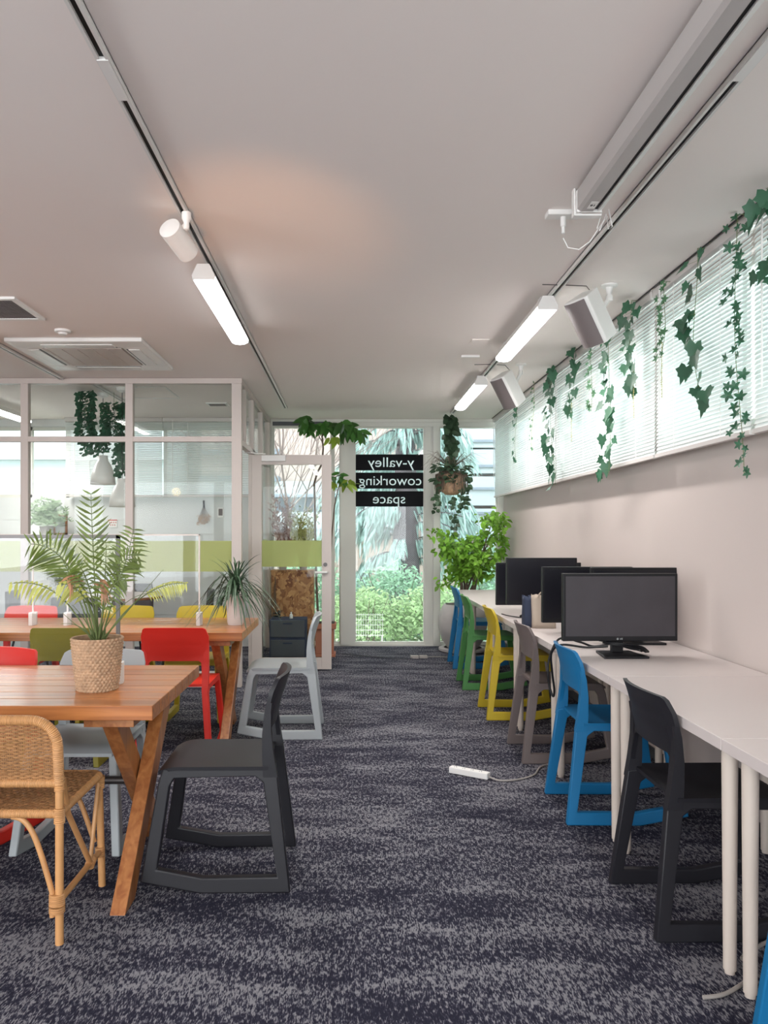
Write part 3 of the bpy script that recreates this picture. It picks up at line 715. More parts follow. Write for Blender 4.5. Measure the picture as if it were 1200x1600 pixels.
chairs = [  # x, y, facing deg, colour, label, group
    (-.505, 3.08, 181, 'charcoal', 'charcoal plastic chair pulled out beside the near wooden table facing left', 'chairs around the wooden tables'),
    (-.46, 5.20, 181, 'iceblue', 'pale ice-blue plastic chair at the right end of the far wooden table', 'chairs around the wooden tables'),
    (-1.02, 4.66, 90, 'red', 'bright red plastic chair with its back to the camera at the far table', 'chairs around the wooden tables'),
    (-1.665, 4.66, 90, 'olive', 'olive plastic chair with its back to the camera behind the palm', 'chairs around the wooden tables'),
    (-1.15, 3.36, -90, 'iceblue', 'grey-blue plastic chair facing the camera on the far side of the near table', 'chairs around the wooden tables'),
    (-1.70, 3.42, -104, 'red', 'red plastic chair at the left edge on the far side of the near table', 'chairs around the wooden tables'),
    (-1.10, 5.52, -90, 'yellow', 'bright yellow plastic chair behind the far table next to the white pot', 'chairs around the wooden tables'),
    (-1.66, 5.52, -90, 'yellow', 'yellow plastic chair behind the far table between the palm stems and round table', 'chairs around the wooden tables'),
    (-2.38, 5.52, -90, 'red', 'red plastic chair behind the far table at the left', 'chairs around the wooden tables'),
    (-2.34, 4.75, 90, 'yellow', 'mustard plastic chair with its seat tucked under the left of the far table', 'chairs around the wooden tables'),
    (1.27, 1.73, -8, 'blue', 'blue plastic chair cut off at the lower right corner', 'chairs along the white desks'),
    (1.27, 2.74, 1, 'charcoal', 'charcoal plastic chair pushed under the near white desk', 'chairs along the white desks'),
    (1.27, 3.74, -1, 'blue', 'bright blue plastic chair in front of the nearest monitor', 'chairs along the white desks'),
    (1.27, 4.68, 0, 'taupe', 'taupe plastic chair between the blue and yellow chairs at the desks', 'chairs along the white desks'),
    (1.25, 5.71, -1, 'yellow', 'yellow plastic chair at the white desks between taupe and green chairs', 'chairs along the white desks'),
    (1.23, 6.77, -1, 'green', 'green plastic chair at the white desks', 'chairs along the white desks'),
    (1.28, 7.80, 0, 'blue', 'farthest blue plastic chair at the desks beside the big grey pot', 'chairs along the white desks'),
]
proto = make_chair(); first = True
for x, y, a, c, lb, g in chairs:
    if first: proto.location = (x, y, 0); proto.rotation_euler = (0, 0, math.radians(a)); proto['label'] = lb; proto['group'] = g; first = False
    else: dup(proto, (x, y, 0), math.radians(a), lb, CH[c], g)

# ------------------------------------------------------------------ wooden tables
def wood_table():
    t_ = thing('trestle_table', '', 'table', (0,0,0), 0, 'wooden trestle tables')
    Lt, Wd, th = 2.6, .84, .052      # x from -Lt to 0, y 0..Wd
    n = 7; pw = Wd/n
    m = MB()
    for k in range(n): m.box((-Lt, k*pw+.002, .73-th), (0, (k+1)*pw-.002, .73))
    m.build('tabletop', M['tabletop'], t_, smooth=False, bevel=.0025)
    for xo, flip in ((-.10, 0), (-Lt+.24, 1)):
        MB().box((xo-.16, .05, .73-th-.036), (xo+.02, Wd-.05, .73-th)).build('batten', M['tablebat'], t_, smooth=False, bevel=.002)
        zt_ = .73-th-.036
        # leg planks: one leans away from the camera side, the other towards it
        def plank(x0_, y0_, y1_):
            hw_ = .062
            pts = [(x0_, y0_-hw_, 0), (x0_, y0_+hw_, 0), (x0_, y1_+hw_, zt_), (x0_, y1_-hw_, zt_)]
            MB().prism(pts, (.055, 0, 0)).build('leg', M['tablefoot'], t_, smooth=False, bevel=.003)
        plank(xo-.045, .04, Wd-.20)
        plank(xo-.105, Wd-.04-.06, .14)
    MB().tube([(-Lt+.2, Wd/2-.02, .34), (-.11, Wd/2-.02, .34)], .016, 14).build('stretcher_pipe', M['steel'], t_)
    return t_
tab = wood_table(); tab.location = (-.70, 2.71, 0); tab['label'] = 'near wooden table with crossed legs carrying the palm basket'
dup(tab, (-.665, 4.70, 0), 0, 'far wooden table with crossed legs carrying the white potted plant')

# acrylic dividers
def divider(xr, y, L, label, thick=.009, col='frame', zt=1.333):
    t_ = thing('desk_divider', label, 'divider', (xr, y, .73), 0, 'clear dividers standing on the tables')
    H = zt-.73
    MB().box((-L, -.0015, .03), (-.004, .0015, H-.004)).build('clear_panel', M['acryl'], t_, smooth=False)
    MB().box((-L-thick/2, -thick/2, H-thick), (thick/2, thick/2, H)).box((-thick/2, -thick/2, .02), (thick/2, thick/2, H)).box((-L-thick/2, -thick/2, .02), (-L+thick/2, thick/2, H)).build('divider_frame', M[col], t_, smooth=False)
    for x in (0, -L): MB().prism([(x-.012, -.045, 0), (x+.012, -.045, 0), (x+.022, .0, 0), (x+.012, .045, 0), (x-.012, .045, 0), (x-.022, 0, 0)], (0, 0, .085)).build('foot', M['whitemetal'], t_, smooth=False, bevel=.002)
divider(-.945, 3.12, 1.05, 'clear divider with grey frame on the near table behind the palm', .014, 'dgrey')
divider(-1.005, 5.10, .875, 'clear divider with slim frame on the far table left of the white pot')
divider(-2.11, 5.10, .9, 'clear divider at the left edge of the far table')

# ------------------------------------------------------------------ palm in a basket
t_ = thing('potted_palm', 'feathery palm in a round woven seagrass basket on the near table', 'plant', (-.99, 3.0, .73))
prof = []; NB = 72
for k in range(NB+1):
    z = .205*k/NB; prof.append((.074+.022*(k/NB)**.8, z))
prof += [(.090, .203), (.086, .17), (.085, .165)]
def wv(k, j):
    if k > NB: return 0
    row = k//4; ph = (j + (4 if row % 2 else 0)) % 8
    return .0065*math.sin((k % 4+.25)/4*PI)*(0.5+.5*math.sin(ph/8*2*PI)) + R.uniform(-.0006, .0006)
MB().lathe(prof, 264, mod=wv).build('basket', M['basket'], t_)
MB().lathe([(0, .17), (.086, .17)], 24, cap0=False).build('soil', M['soil'], t_)
def bez(p0, p1, p2, p3, n=16):
    r = []
    for k in range(n+1):
        t = k/n; r.append(p0*(1-t)**3+p1*3*t*(1-t)**2+p2*3*t*t*(1-t)+p3*t**3)
    return r
st_m = MB(); lg = MB(); ly = MB(); lb_ = MB()
D0 = 3.0; org = Vector((-.99, 3.0, .73))
def frond(px0, c1, c2, tip, start=.45, nl=14, ll=.12, mb_=None, yo=(0, 0, 0), droop=.25, wdt=.0095, tiltn=(0, -1, .2), rib=.0028):
    a = at(*px0, D0+yo[0]*.2)-org; b = at(*c1, D0+yo[0])-org; c = at(*c2, D0+yo[1])-org; d = at(*tip, D0+yo[2])-org
    P = bez(a, b, c, d, 24)
    st_m.tube(P, [rib*1.5, rib*.4], 6)
    n_ = len(P)-1
    for k in range(nl):
        t = start+(1-start)*k/(nl-1); q = t*n_; i = min(int(q), n_-1); p = P[i].lerp(P[i+1], q-i)
        tan = (P[i+1]-P[i]).normalized(); nrm = Vector(tiltn); sd = tan.cross(nrm).normalized()
        env = math.sin(PI*min(1, .15+.85*((k+.5)/nl)))**.6 if k < nl-1 else .5
        for s in (-1, 1):
            ang = .75-.35*k/nl + R.uniform(-.08, .08)
            dd = tan*math.sin(ang)+sd*s*math.cos(ang)+Vector((0, 0, -.05))+Vector((0, R.uniform(-.15, .15), 0))
            (mb_ or lg).leaf(p, dd, nrm+Vector((R.uniform(-.3, .3), 0, R.uniform(-.3, .3))), ll*env*R.uniform(.85, 1.1), wdt*R.uniform(.8, 1.2), 'blade', droop=droop)
frond((152, 1005), (150, 940), (145, 860), (142, 772), .52, 13, .085, droop=-.15, tiltn=(0,-1,0), wdt=.011)
frond((150, 1005), (130, 930), (110, 850), (48, 850), .45, 16, .12, yo=(-.05, -.12, -.2), droop=.2)
frond((148, 1005), (128, 950), (105, 870), (72, 838), .5, 14, .10, yo=(.05, .12, .15), droop=.3)
frond((156, 1005), (162, 940), (165, 900), (166, 848), .3, 11, .095, yo=(0, -.05, -.1))
frond((158, 1005), (175, 930), (200, 880), (208, 828), .45, 14, .10, yo=(-.05, -.1, -.1), droop=.25)
frond((156, 1005), (160, 930), (175, 870), (215, 868), .45, 15, .10, yo=(.06, .12, .1), droop=.3)
frond((152, 1005), (140, 940), (120, 890), (95, 858), .45, 12, .09, yo=(.1, .2, .25), droop=.35)
frond((154, 1005), (148, 950), (140, 900), (120, 880), .4, 11, .085, yo=(-.1, -.2, -.25), droop=.5)
frond((154, 1005), (158, 960), (170, 900), (195, 905), .4, 10, .07, yo=(-.1, -.2, -.2), droop=.5)
# yellowing drooping fronds
frond((158, 1008), (185, 960), (235, 905), (290, 912), .62, 18, .042, mb_=ly, yo=(0, -.1, -.1), droop=.8, wdt=.008)
frond((148, 1008), (120, 960), (90, 900), (18, 912), .62, 10, .05, mb_=ly, yo=(0, -.05, -.1), droop=1.0, wdt=.014)
frond((152, 1008), (150, 960), (135, 915), (95, 912), .6, 8, .06, mb_=ly, yo=(-.1, -.2, -.2), droop=.8, wdt=.016)
frond((154, 1008), (150, 940), (150, 895), (165, 915), .6, 9, .06, mb_=lb_, yo=(-.1, -.15, -.15), droop=.9)
frond((154, 1008), (140, 930), (125, 890), (105, 905), .6, 9, .055, mb_=lb_, yo=(-.05, -.15, -.2), droop=.9)
for (c1, c2, tp) in (((190, 970), (210, 940), (255, 890)), ((135, 985), (120, 970), (95, 975)), ((145, 990), (130, 960), (112, 945)), ((165, 980), (185, 930), (240, 925)), ((140, 990), (115, 975), (98, 958)), ((150, 985), (140, 930), (125, 925)), ((160, 985), (170, 940), (178, 900))):
    P = bez(at(152, 1005, D0)-org, at(*c1, D0-.05)-org, at(*c2, D0-.08)-org, at(*tp, D0-.1)-org, 12); st_m.tube(P, [.003, .0008], 5)
for k in range(26):
    a = R.uniform(0, 2*PI); r = R.uniform(.0, .03); b = V(r*math.cos(a), r*math.sin(a), .165)
    lb_.leaf(b, V(math.cos(a)*.5, math.sin(a)*.5, R.uniform(.5, 1.2)), V(math.sin(a), -math.cos(a), .2), R.uniform(.05, .10), .012, 'blade', droop=.6)
    st_m.tube([b, b+V(R.uniform(-.01, .01), R.uniform(-.01, .01), R.uniform(.04, .09))], [.006, .003], 6)
st_m.build('stems', M['stem'], t_); lg.build('fronds', M['palm'], t_); ly.build('yellow_fronds', M['palmy'], t_); lb_.build('dry_leaves', M['palmb'], t_)

# white pot with dracaena
t_ = thing('potted_dracaena', 'spiky drooping dark green plant in a white pot on the far table', 'plant', (-.768, 5.12, .73))
MB().lathe([(.048, 0), (.055, .02), (.064, .20), (.058, .20), (.055, .17), (0, .17)], 32).build('pot', M['potwhite'], t_)
m = MB()
for k in range(150):
    a = R.uniform(0, 2*PI); el = R.uniform(.15, 1.5); L = R.uniform(.16, .34)
    b = V(R.uniform(-.02, .02), R.uniform(-.02, .02), .17+R.uniform(0, .14))
    d = V(math.cos(a)*math.cos(el), math.sin(a)*math.cos(el), math.sin(el))
    P = []; n_ = 7; side = V(-math.sin(a), math.cos(a), 0)
    rows = []
    for j in range(n_+1):
        t = j/n_; p = b+d*L*t+V(0, 0, -L*1.15*t*t*(1 if el < 1.1 else .35))+V(math.cos(a), math.sin(a), 0)*L*.25*t
        wd = .0055*math.sin(PI*(.15+.85*t))**.5 if t < 1 else .0005
        p.z = max(p.z, .0)
        rows.append([p-side*wd, p+side*wd])
    m.grid(rows)
m.build('leaves', M['drac'], t_)
MB().tube([(0, 0, .16), (.005, 0, .30)], [.012, .008], 8).build('stem', M['bark'], t_)

# ------------------------------------------------------------------ rattan chair
t_ = thing('rattan_chair', 'golden rattan chair with wicker back cut off at the left edge', 'chair', (-1.195, 2.72, 0))
W2, YR, YFt = .245, -.215, .19   # half width, rear and front leg y
rt_ = .0125
def wrapped(pts, r, name): return MB().tube(pts, r, 12, ripple=.10, pitch=.0055).build(name, M['rattan'], t_)
for s in (-1, 1):
    MB().tube([(s*W2, YR, 0), (s*W2, YR, .545)], .0135, 12).build('leg', M['rattan'], t_)
    MB().tube([(s*(W2+.005), YFt+.01, 0), (s*(W2-.004), YFt, .42)], .0135, 12).build('leg', M['rattan'], t_)
    # side braces
    MB().tube([(s*W2, YR+.015, .14), (s*W2, YFt-.01, .135)], .011, 10).build('side_rail', M['rattan'], t_)
    MB().tube([(s*W2, YR+.03, .53), (s*(W2+.002), YR+.07, .40), (s*(W2+.002), .07, .145)], .010, 10).tube([(s*W2, YFt-.02, .40), (s*W2, .085, .15)], .008, 10).build('diagonal_brace', M['rattan'], t_)
# rear curved brace pair
for s in (-1, 1):
    P = bez(V(s*.09, YR, .415), V(s*.15, YR, .415), V(s*.17, YR, .35), V(s*.222, YR-.002, .17), 16)+[V(s*.223, YR-.002, .09)]
    MB().tube(P, .0095, 10).build('rear_brace', M['rattan'], t_)
    P = bez(V(s*.09, YFt, .40), V(s*.15, YFt, .40), V(s*.17, YFt, .33), V(s*.224, YFt, .17), 16)
    MB().tube(P, .0095, 10).build('front_brace', M['rattan'], t_)
class WR:
    def tube(s, *a, **k): MB().tube(*a, **k).build('binding', M['rattan'], t_)
    def build(s, *a, **k): pass
wr = WR()
for s in (-1, 1):
    for z0, z1 in ((.105, .125), (.13, .165)): wr.tube([(s*(W2-.008), YR, z0), (s*(W2-.008), YR, z1)], .026, 14, ripple=.12, pitch=.006)
    wr.tube([(s*W2, YFt, .115), (s*W2, YFt, .15)], .019, 12, ripple=.12)
    wr.tube([(s*W2, YR, .395), (s*W2, YR, .445)], .0185, 12, ripple=.12)
    wr.tube([(s*W2, YR, .50), (s*W2, YR, .545)], .0175, 12, ripple=.12)
    wr.tube([(s*W2, .07, .13), (s*W2, .10, .145)], .018, 12, ripple=.12)
    wr.tube([(s*W2, YFt, .375), (s*W2, YFt, .42)], .018, 12, ripple=.12)
wr.build('bindings', M['rattan'], t_)
# seat rails
wrapped([(-W2, YR, .425), (W2, YR, .425)], .0155, 'seat_rail')
wrapped([(-W2+.02, YFt+.01, .425), (W2-.02, YFt+.01, .425)], .0155, 'seat_rail')
for s in (-1, 1): wrapped([(s*W2, YR, .425), (s*W2, YFt-.01, .425), (s*(W2-.02), YFt+.01, .425)], .0145, 'seat_rail')
# woven seat
m = MB(); step = .013
nx = int(2*W2/step); ny = int((YFt-YR)/step)
for i in range(nx):
    x = -W2+(i+.5)*2*W2/nx; rows = []
    for j in range(ny*2+1):
        y = YR+(YFt-YR)*j/(ny*2); z = .438+.002*math.sin(j*PI/2+(i//2 % 2)*PI)-.012*(1-(x/W2)**2)*(1-((y+.01)/.21)**2)
        rows.append([(x-.0058, y, z), (x+.0058, y, z)])
    m.grid(rows)
for j in range(ny):
    y = YR+(j+.5)*(YFt-YR)/ny; rows = []
    for i in range(nx*2+1):
        x = -W2+2*W2*i/(nx*2); z = .438-.002*math.sin(i*PI/2+(j//2 % 2)*PI)-.012*(1-(x/W2)**2)*(1-((y+.01)/.21)**2)
        rows.append([(x, y+.0058, z), (x, y-.0058, z)])
    m.grid(rows)
m.build('woven_seat', M['weave'], t_)
# back hoop and woven back
def by(z): return YR-.0-.10*(z-.50)
hoop = []
zt_ = .735; zb = .525; cr = .085
for k in range(9): a = k/8; hoop.append(V(-W2, by(zb+(zt_-cr-zb)*a), zb+(zt_-cr-zb)*a))
for k in range(1, 9): a = PI-k/8*PI/2; hoop.append(V(-W2+cr+cr*math.cos(a), by(zt_-cr+cr*math.sin(a)), zt_-cr+cr*math.sin(a)))
h2 = [V(-p.x, p.y, p.z) for p in reversed(hoop)]
wrapped(hoop+h2, .0175, 'back_frame')
wrapped([(-W2, by(.525), .525), (W2, by(.525), .525)], .015, 'back_rail')
m = MB()
def width_at(z):
    if z < zt_-cr: return W2
    return W2-cr+math.sqrt(max(0, cr*cr-(z-(zt_-cr))**2))
def top_at(x):
    ax = abs(x)
    return zt_ if ax < W2-cr else zt_-cr+math.sqrt(max(0, cr*cr-(ax-(W2-cr))**2))
ns = 24
for i in range(ns):
    x = -W2+.012+(2*W2-.024)*i/(ns-1)
    for o_ in (-.003, .003):
        m.tube([(x+o_, by(.53), .53), (x+o_, by(top_at(x)), top_at(x)-.005)], .0017, 5)
z = .538; row = 0
while z < zt_-.008:
    ww = width_at(z)-.004; n_ = ns*4; P = []
    for i in range(n_+1):
        x = -ww+2*ww*i/n_; ph = (x+W2-.012)/(2*W2-.024)*(ns-1)*PI + (row % 2)*PI
        P.append(V(x, by(z)+.0045*math.cos(ph), z))
    m.tube(P, .0030, 5); z += .0062; row += 1
m.build('woven_back', M['weave'], t_)

# ------------------------------------------------------------------ monitors
def monitor(px, d, zc, W, H, label, rz=0, tiltx=0, logo=False, mat_='screen', yb=0):
    x = (px-548)*d/1200
    t_ = thing('monitor', label, 'monitor', (x, d, .73), rz, 'monitors standing on the white desks')
    z = zc-.73
    dh = MB().box((-W/2, -.012, z-H/2), (W/2, .02, z+H/2)).box((-W*.33, .0201, z-H*.36), (W*.33, .045, z+H*.3)).build('display_housing', M['black'], t_, smooth=False, bevel=.003)
    MB().box((-W/2+.014, -.0135, z-H/2+.024), (W/2-.014, -.0118, z+H/2-.014)).build('screen', M[mat_], dh, smooth=False)
    MB().beam((0, .045, z-.02), (0, .04, .012), .06, .022, (1,0,0)).build('stand_neck', M['black'], t_, smooth=False, bevel=.003)
    MB().prism([(-.11, -.10, 0), (.11, -.10, 0), (.085, .10, 0), (-.085, .10, 0)], (0, 0, .012)).build('stand_base', M['black'], t_, smooth=False, bevel=.003)
    if logo:
        textmesh('LG', .011, .0002, M['letter'], 'maker_mark', dh, (.004, -.0128, z-H/2+.011), (PI/2, 0, 0))
        c = MB().lathe([(0, 0), (.0055, 0)], 16, cap0=False).build('round_mark', M['letter'], dh); c.rotation_euler = (PI/2, 0, 0); c.location = (-.014, -.0128, z-H/2+.011)
    return t_
monitor(968, 3.82, .972, .573, .335, 'nearest and largest dark monitor facing the camera on the desk', logo=True, rz=.02)
monitor(1000, 4.28, .978, .55, .34, 'dark monitor almost hidden directly behind the nearest one', rz=-.02, mat_='screenb')
monitor(917, 4.68, .965, .55, .34, 'dark monitor third from the front beside the canvas bag', mat_='screenb')
monitor(846, 5.45, 1.0, .50, .33, 'dark monitor in the far pair showing its wide screen', mat_='screenb')
monitor(841, 5.98, .945, .66, .33, 'farthest dark monitor showing only its left strip', mat_='screenb')

# cables
def cable(pts, r, label, m='black', name='cable', n=14):
    P = [Vector(p) for p in pts]; out = []
    for i in range(len(P)-1):
        p0 = P[max(i-1, 0)]; p1 = P[i]; p2 = P[i+1]; p3 = P[min(i+2, len(P)-1)]
        for k in range(n):
            t = k/n; out.append(.5*((2*p1)+(-p0+p2)*t+(2*p0-5*p1+4*p2-p3)*t*t+(-p0+3*p1-3*p2+p3)*t**3))
    out.append(P[-1])
    return tag(MB().tube(out, r, 8).build(name, M[m]), label, 'cable')
zd = .735
cable([(1.38, 4.05, .76), (1.30, 4.10, zd), (1.23, 4.13, zd+.02), (1.13, 4.15, zd+.035), (1.075, 4.14, .68), (1.06, 4.13, .60), (1.068, 4.13, .52), (1.085, 4.12, .465), (1.092, 4.12, .50), (1.08, 4.12, .60), (1.075, 4.11, .70), (1.12, 4.08, zd+.012), (1.24, 4.05, zd+.003), (1.34, 4.0, .75)], .006, 'black cable looping down off the desk behind the blue chair')
def coil(c, r, n, seed, label):
    rr = random.Random(seed); P = []
    for k in range(n*6):
        a = k*PI/3; P.append((c[0]+r*math.cos(a)*rr.uniform(.7, 1.15), c[1]+.5*r*math.sin(a)*rr.uniform(.6, 1.1), c[2]+.0+abs(math.sin(a*.5+seed))*.055+rr.uniform(0, .012)))
    cable(P, .0035, label, n=6)
coil((1.37, 3.845, .735), .11, 8, 3, 'tangle of black cables bundled behind the nearest monitor stand')
coil((1.27, 5.42, .735), .07, 4, 5, 'tangle of black cables under the far pair of monitors')
cable([(1.22, 5.5, zd), (1.16, 5.62, zd), (1.13, 5.75, zd)], .0035, 'thin black lead lying on the far desk with its plug')
# bags
p = at(852, 983, 4.86)
t_ = thing('canvas_bag', 'beige canvas tote bag standing on the desk between the monitors', 'bag', (p.x+.01, 4.95, .73))
rows = []
def sack(W, D, H, mat, nm, pr, top=.6):
    rows = []
    n_ = 28
    for k in range(9):
        v = k/8; row = []
        for j in range(n_+1):
            a = 2*PI*j/n_; cxx, syy = math.cos(a), math.sin(a)
            sx = math.copysign(abs(cxx)**.4, cxx)*W/2; sy = math.copysign(abs(syy)**.4, syy)*D/2*(1-(1-top)*v)
            row.append((sx*(1+.02*math.sin(v*9+j)), sy, H*v+.006*math.sin(j*1.7)*v))
        rows.append(row)
    o = MB().grid(rows).build(nm, mat, pr); s = o.modifiers.new('s', 'SOLIDIFY'); s.thickness = .003
    return o
sack(.15, .09, .21, M['canvas'], 'bag_body', t_)
MB().tube(bez(V(-.04, -.03, .2), V(-.035, -.05, .25), V(.02, -.05, .25), V(.035, -.03, .2), 10), .005, 6).build('handle', M['canvas'], t_)
t_ = thing('navy_pouch', 'dark navy cloth pouch leaning against the canvas bag', 'bag', (p.x-.085, 5.0, .73))
sack(.05, .12, .20, M['navy'], 'pouch_body', t_)

# power strips and floor cords
t_ = thing('power_strip', 'white power strip with four outlets lying on the carpet', 'power strip', (.655, 4.24, 0), math.radians(-33))
sb = MB().box((-.115, -.022, .002), (.115, .022, .036)).build('strip_body', M['white'], t_, smooth=False, bevel=.004)
for k in range(4):
    m = MB(); x = -.082+k*.05
    for dx in (-.006, .006): m.box((x+dx-.0015, -.008, .0355), (x+dx+.0015, .003, .0365))
    m.tube([(x, .009, .0355), (x, .009, .0365)], .003, 8)
    m.build('outlet', M['dark'], sb, smooth=False)
pe = Vector((.655, 4.24, 0)) + Matrix.Rotation(math.radians(-33), 3, 'Z') @ V(.115, 0, .015)
cable([tuple(pe), (pe.x+.05, pe.y-.04, .008), (pe.x+.15, pe.y-.02, .006), (pe.x+.26, 4.24, .006), (1.12, 4.42, .006), (1.4, 4.5, .006)], .005, 'grey cord running from the power strip under the blue chair', 'cord', 'cord')
cable([(1.012, 2.205, .007), (1.07, 2.215, .008), (1.13, 2.25, .008), (1.19, 2.30, .008), (1.215, 2.33, .04), (1.23, 2.40, .02), (1.5, 2.6, .007)], .006, 'grey cord end lying on the carpet by the nearest desk legs', 'cord', 'cord')
p = at(652, 1028, 8.2)
t_ = thing('power_adapter', 'small pale plug adapter lying on the carpet before the tall window', 'adapter', (p.x+.02, 8.22, 0))
MB().box((-.09, -.03, .0), (-.005, .03, .03)).box((.005, -.01, 0), (.09, .05, .028)).build('adapter_body', M['cord'], t_, smooth=False, bevel=.003)
cable([(-.1, 8.5, .005), (.25, 8.3, .005), (.55, 8.16, .005), (p.x-.04, 8.2, .01)], .004, 'dark cord lying across the carpet to the plug adapter', 'dark', 'cord')
cable([(p.x+.1, 8.25, .01), (.95, 8.3, .005), (1.2, 8.25, .005), (1.5, 8.3, .005)], .004, 'pale cord running from the adapter towards the far blue chair', 'cord', 'cord')

# ------------------------------------------------------------------ right wall vines
def vine(px, y0, y1, label, kind, size, n, xw=1.62, sway=.03, path=None, stem='stem', mat='ivy', tail=None, dens=None):
    d = xw*1200/(px-548)
    P = []
    K = 14
    zt = min(ZC-.006, HC-(y0-833)*d/1200); zb_ = HC-(y1-833)*d/1200
    rr = random.Random(int(px))
    ph = rr.uniform(0, 6)
    for k in range(K+1):
        t = k/K
        P.append(V(.0+.02*math.sin(ph+4*t)*t, sway*math.sin(ph*2+5*t)*t, (zb_-zt)*t))
    t_ = thing('hanging_vine', label, 'vine', (xw, d, zt), 0, 'vines hanging from the wire on the right wall')
    m = MB()
    m.tube([P[0]+V(.034, 0, .0), P[0]], .0016, 5); m.tube(P, .0016, 5)
    l = MB()
    n = int(n*.82)
    for k in range(n):
        t = (k+rr.uniform(.1, .9))/n
        if dens: 
            if rr.random() > dens(t): continue
        q = t*K; i = min(int(q), K-1); p = P[i].lerp(P[i+1], q-i)
        off = V(rr.uniform(-.025, .0), rr.choice((-1, 1))*rr.uniform(.1, 1)*size*.85, rr.uniform(-.01, .01))
        tip = p+off
        m.tube([p, tip], .0009, 4, caps=False)
        sz = size*rr.uniform(.6, 1.05)*(.88 if kind == 'ivy' else .72)
        if kind == 'ivy':
            l.leaf(tip, V(rr.uniform(-.35, .1), rr.uniform(-.9, .9), rr.uniform(-1.1, -.15)), V(-1, rr.uniform(-1.1, .1), rr.uniform(-.2, .7)), sz, sz*.98, 'ivy', fold=.1, droop=.12)
        else:
            ax = V(-1, rr.uniform(-1, 0), rr.uniform(-.3, .6)).normalized(); u = ax.orthogonal().normalized(); w_ = ax.cross(u)
            a0 = rr.uniform(0, 6)
            for j in range(5):
                a = a0+j*2*PI/5; l.leaf(tip, u*math.cos(a)+w_*math.sin(a)+ax*.2, ax, sz*.5, sz*.26, 'ovate', fold=.06)
    m.build('stem', M[stem], t_); l.build('leaves', M[mat], t_)
    if tail:
        m = MB(); z1 = HC-(tail-833)*d/1200-zt; a = P[-1]*.5; a.z = P[-1].z*.8
        m.tube([a, V(a.x, a.y+.01, (a.z+z1)/2), V(a.x, a.y, z1)], .0015, 5)
        zz = a.z
        while zz > z1:
            for s in (-1, 1): m.leaf(V(a.x, a.y, zz), V(rr.uniform(-.5, .2), s, rr.uniform(-.5, .6)), V(-1, -.4, .3), .011, .008, 'ovate')
            zz -= .012
        m.build('yellow_strand', M['yelstem'], t_)
two = lambda t: 1 if (t < .45 or t > .75) else .1
vine(807, 628, 722, 'thin dark vine closest to the rear windows', 'ivy', .075, 18, dens=two, sway=.02)
vine(834, 598, 705, 'fine pale vine left of the long ivy near the far speaker', 'small', .05, 30, mat='ivy2', stem='yelstem')
vine(862, 570, 758, 'long dark ivy vine hanging right of the far speaker', 'ivy', .125, 34, sway=.06)
vine(896, 545, 650, 'short ivy vine ending in a yellow strand left of the near speaker', 'ivy', .11, 20, tail=690)
vine(923, 548, 642, 'short small-leaved vine just below the near speaker', 'small', .075, 22, mat='ivy2')
vine(951, 512, 742, 'longest ivy vine right under the near speaker reaching the blind bottom', 'ivy', .115, 34, sway=.05)
vine(987, 468, 605, 'dense dark ivy vine with a yellow strand right of the near speaker', 'ivy', .105, 26, tail=655)
vine(1037, 440, 560, 'light small-leaved vine with a long yellow strand in mid wall', 'small', .07, 26, mat='ivy2', tail=622)
vine(1090, 388, 636, 'sparse vine with the largest ivy leaves towards the right edge', 'ivy', .115, 24, sway=.04)
vine(1152, 335, 742, 'long small-leaved vine at right hanging below the blind', 'small', .085, 58, sway=.03, mat='ivy')
vine(1200, 272, 330, 'short ivy tuft at the ceiling on the right edge', 'ivy', .11, 8)
vine(1206, 375, 440, 'ivy sprig cut off by the right edge of the photo', 'ivy', .10, 9)

# ------------------------------------------------------------------ hanging basket
p = at(703, 645, 8.55)
t_ = thing('hanging_basket_plant', 'moss ball plant with trailing ivy hung from the right ceiling track', 'hanging plant', (1.12, 8.55, ZC))
zb_ = HC-(750-833)*8.55/1200-ZC
MB().tube([(0, 0, -.02), (0, 0, zb_+.1)], .003, 6).build('hanging_cord', M['black'], t_)
prof = [(.0, -.17), (.06, -.165), (.11, -.13), (.145, -.06), (.15, 0), (.13, .05), (.07, .09), (0, .10)]
MB().lathe(prof, 40, (0, 0, zb_), cap0=False, mod=lambda k, j: R.uniform(-.01, .01)).build('moss_ball', M['basket'], t_)
m = MB()
for k in range(160):
    a = R.uniform(0, 2*PI); r0 = R.uniform(.02, .1); b = V(math.cos(a)*r0, math.sin(a)*r0, zb_+.1)
    e = V(math.cos(a)*R.uniform(.15, .19), math.sin(a)*R.uniform(.14, .18), zb_-R.uniform(.02, .17))
    m.tube([b, V(e.x*.95, e.y*.95, zb_+.06), e], .003, 4)
for k in range(60):
    a = R.uniform(0, 2*PI); L = R.uniform(.18, .42); b = V(0, 0, zb_+.12)
    m.tube([b, b+V(math.cos(a)*L*.6, math.sin(a)*L*.6, L*.45), b+V(math.cos(a)*L, math.sin(a)*L, L*R.uniform(-.1, .5))], [.003, .001], 4)
m.build('roots', M['bark'], t_)
m = MB()
for k in range(110):      # upper ivy column
    z = R.uniform(-.05, zb_+.12); b = V(R.uniform(-.05, .05), R.uniform(-.05, .05), z)
    m.leaf(b, V(R.uniform(-1, 1), R.uniform(-1, .2), R.uniform(-1, -.1)), V(R.uniform(-.5, .5), -1, .4), R.uniform(.055, .10), .075, 'ovate')
for k in range(170):      # crown on the ball
    a = R.uniform(0, 2*PI); r = R.uniform(.03, .2); b = V(math.cos(a)*r, math.sin(a)*r, zb_+R.uniform(-.03, .16))
    m.leaf(b, V(math.cos(a), math.sin(a), R.uniform(-.8, .4)), V(0, -.6, 1), R.uniform(.05, .09), .05, 'ovate')
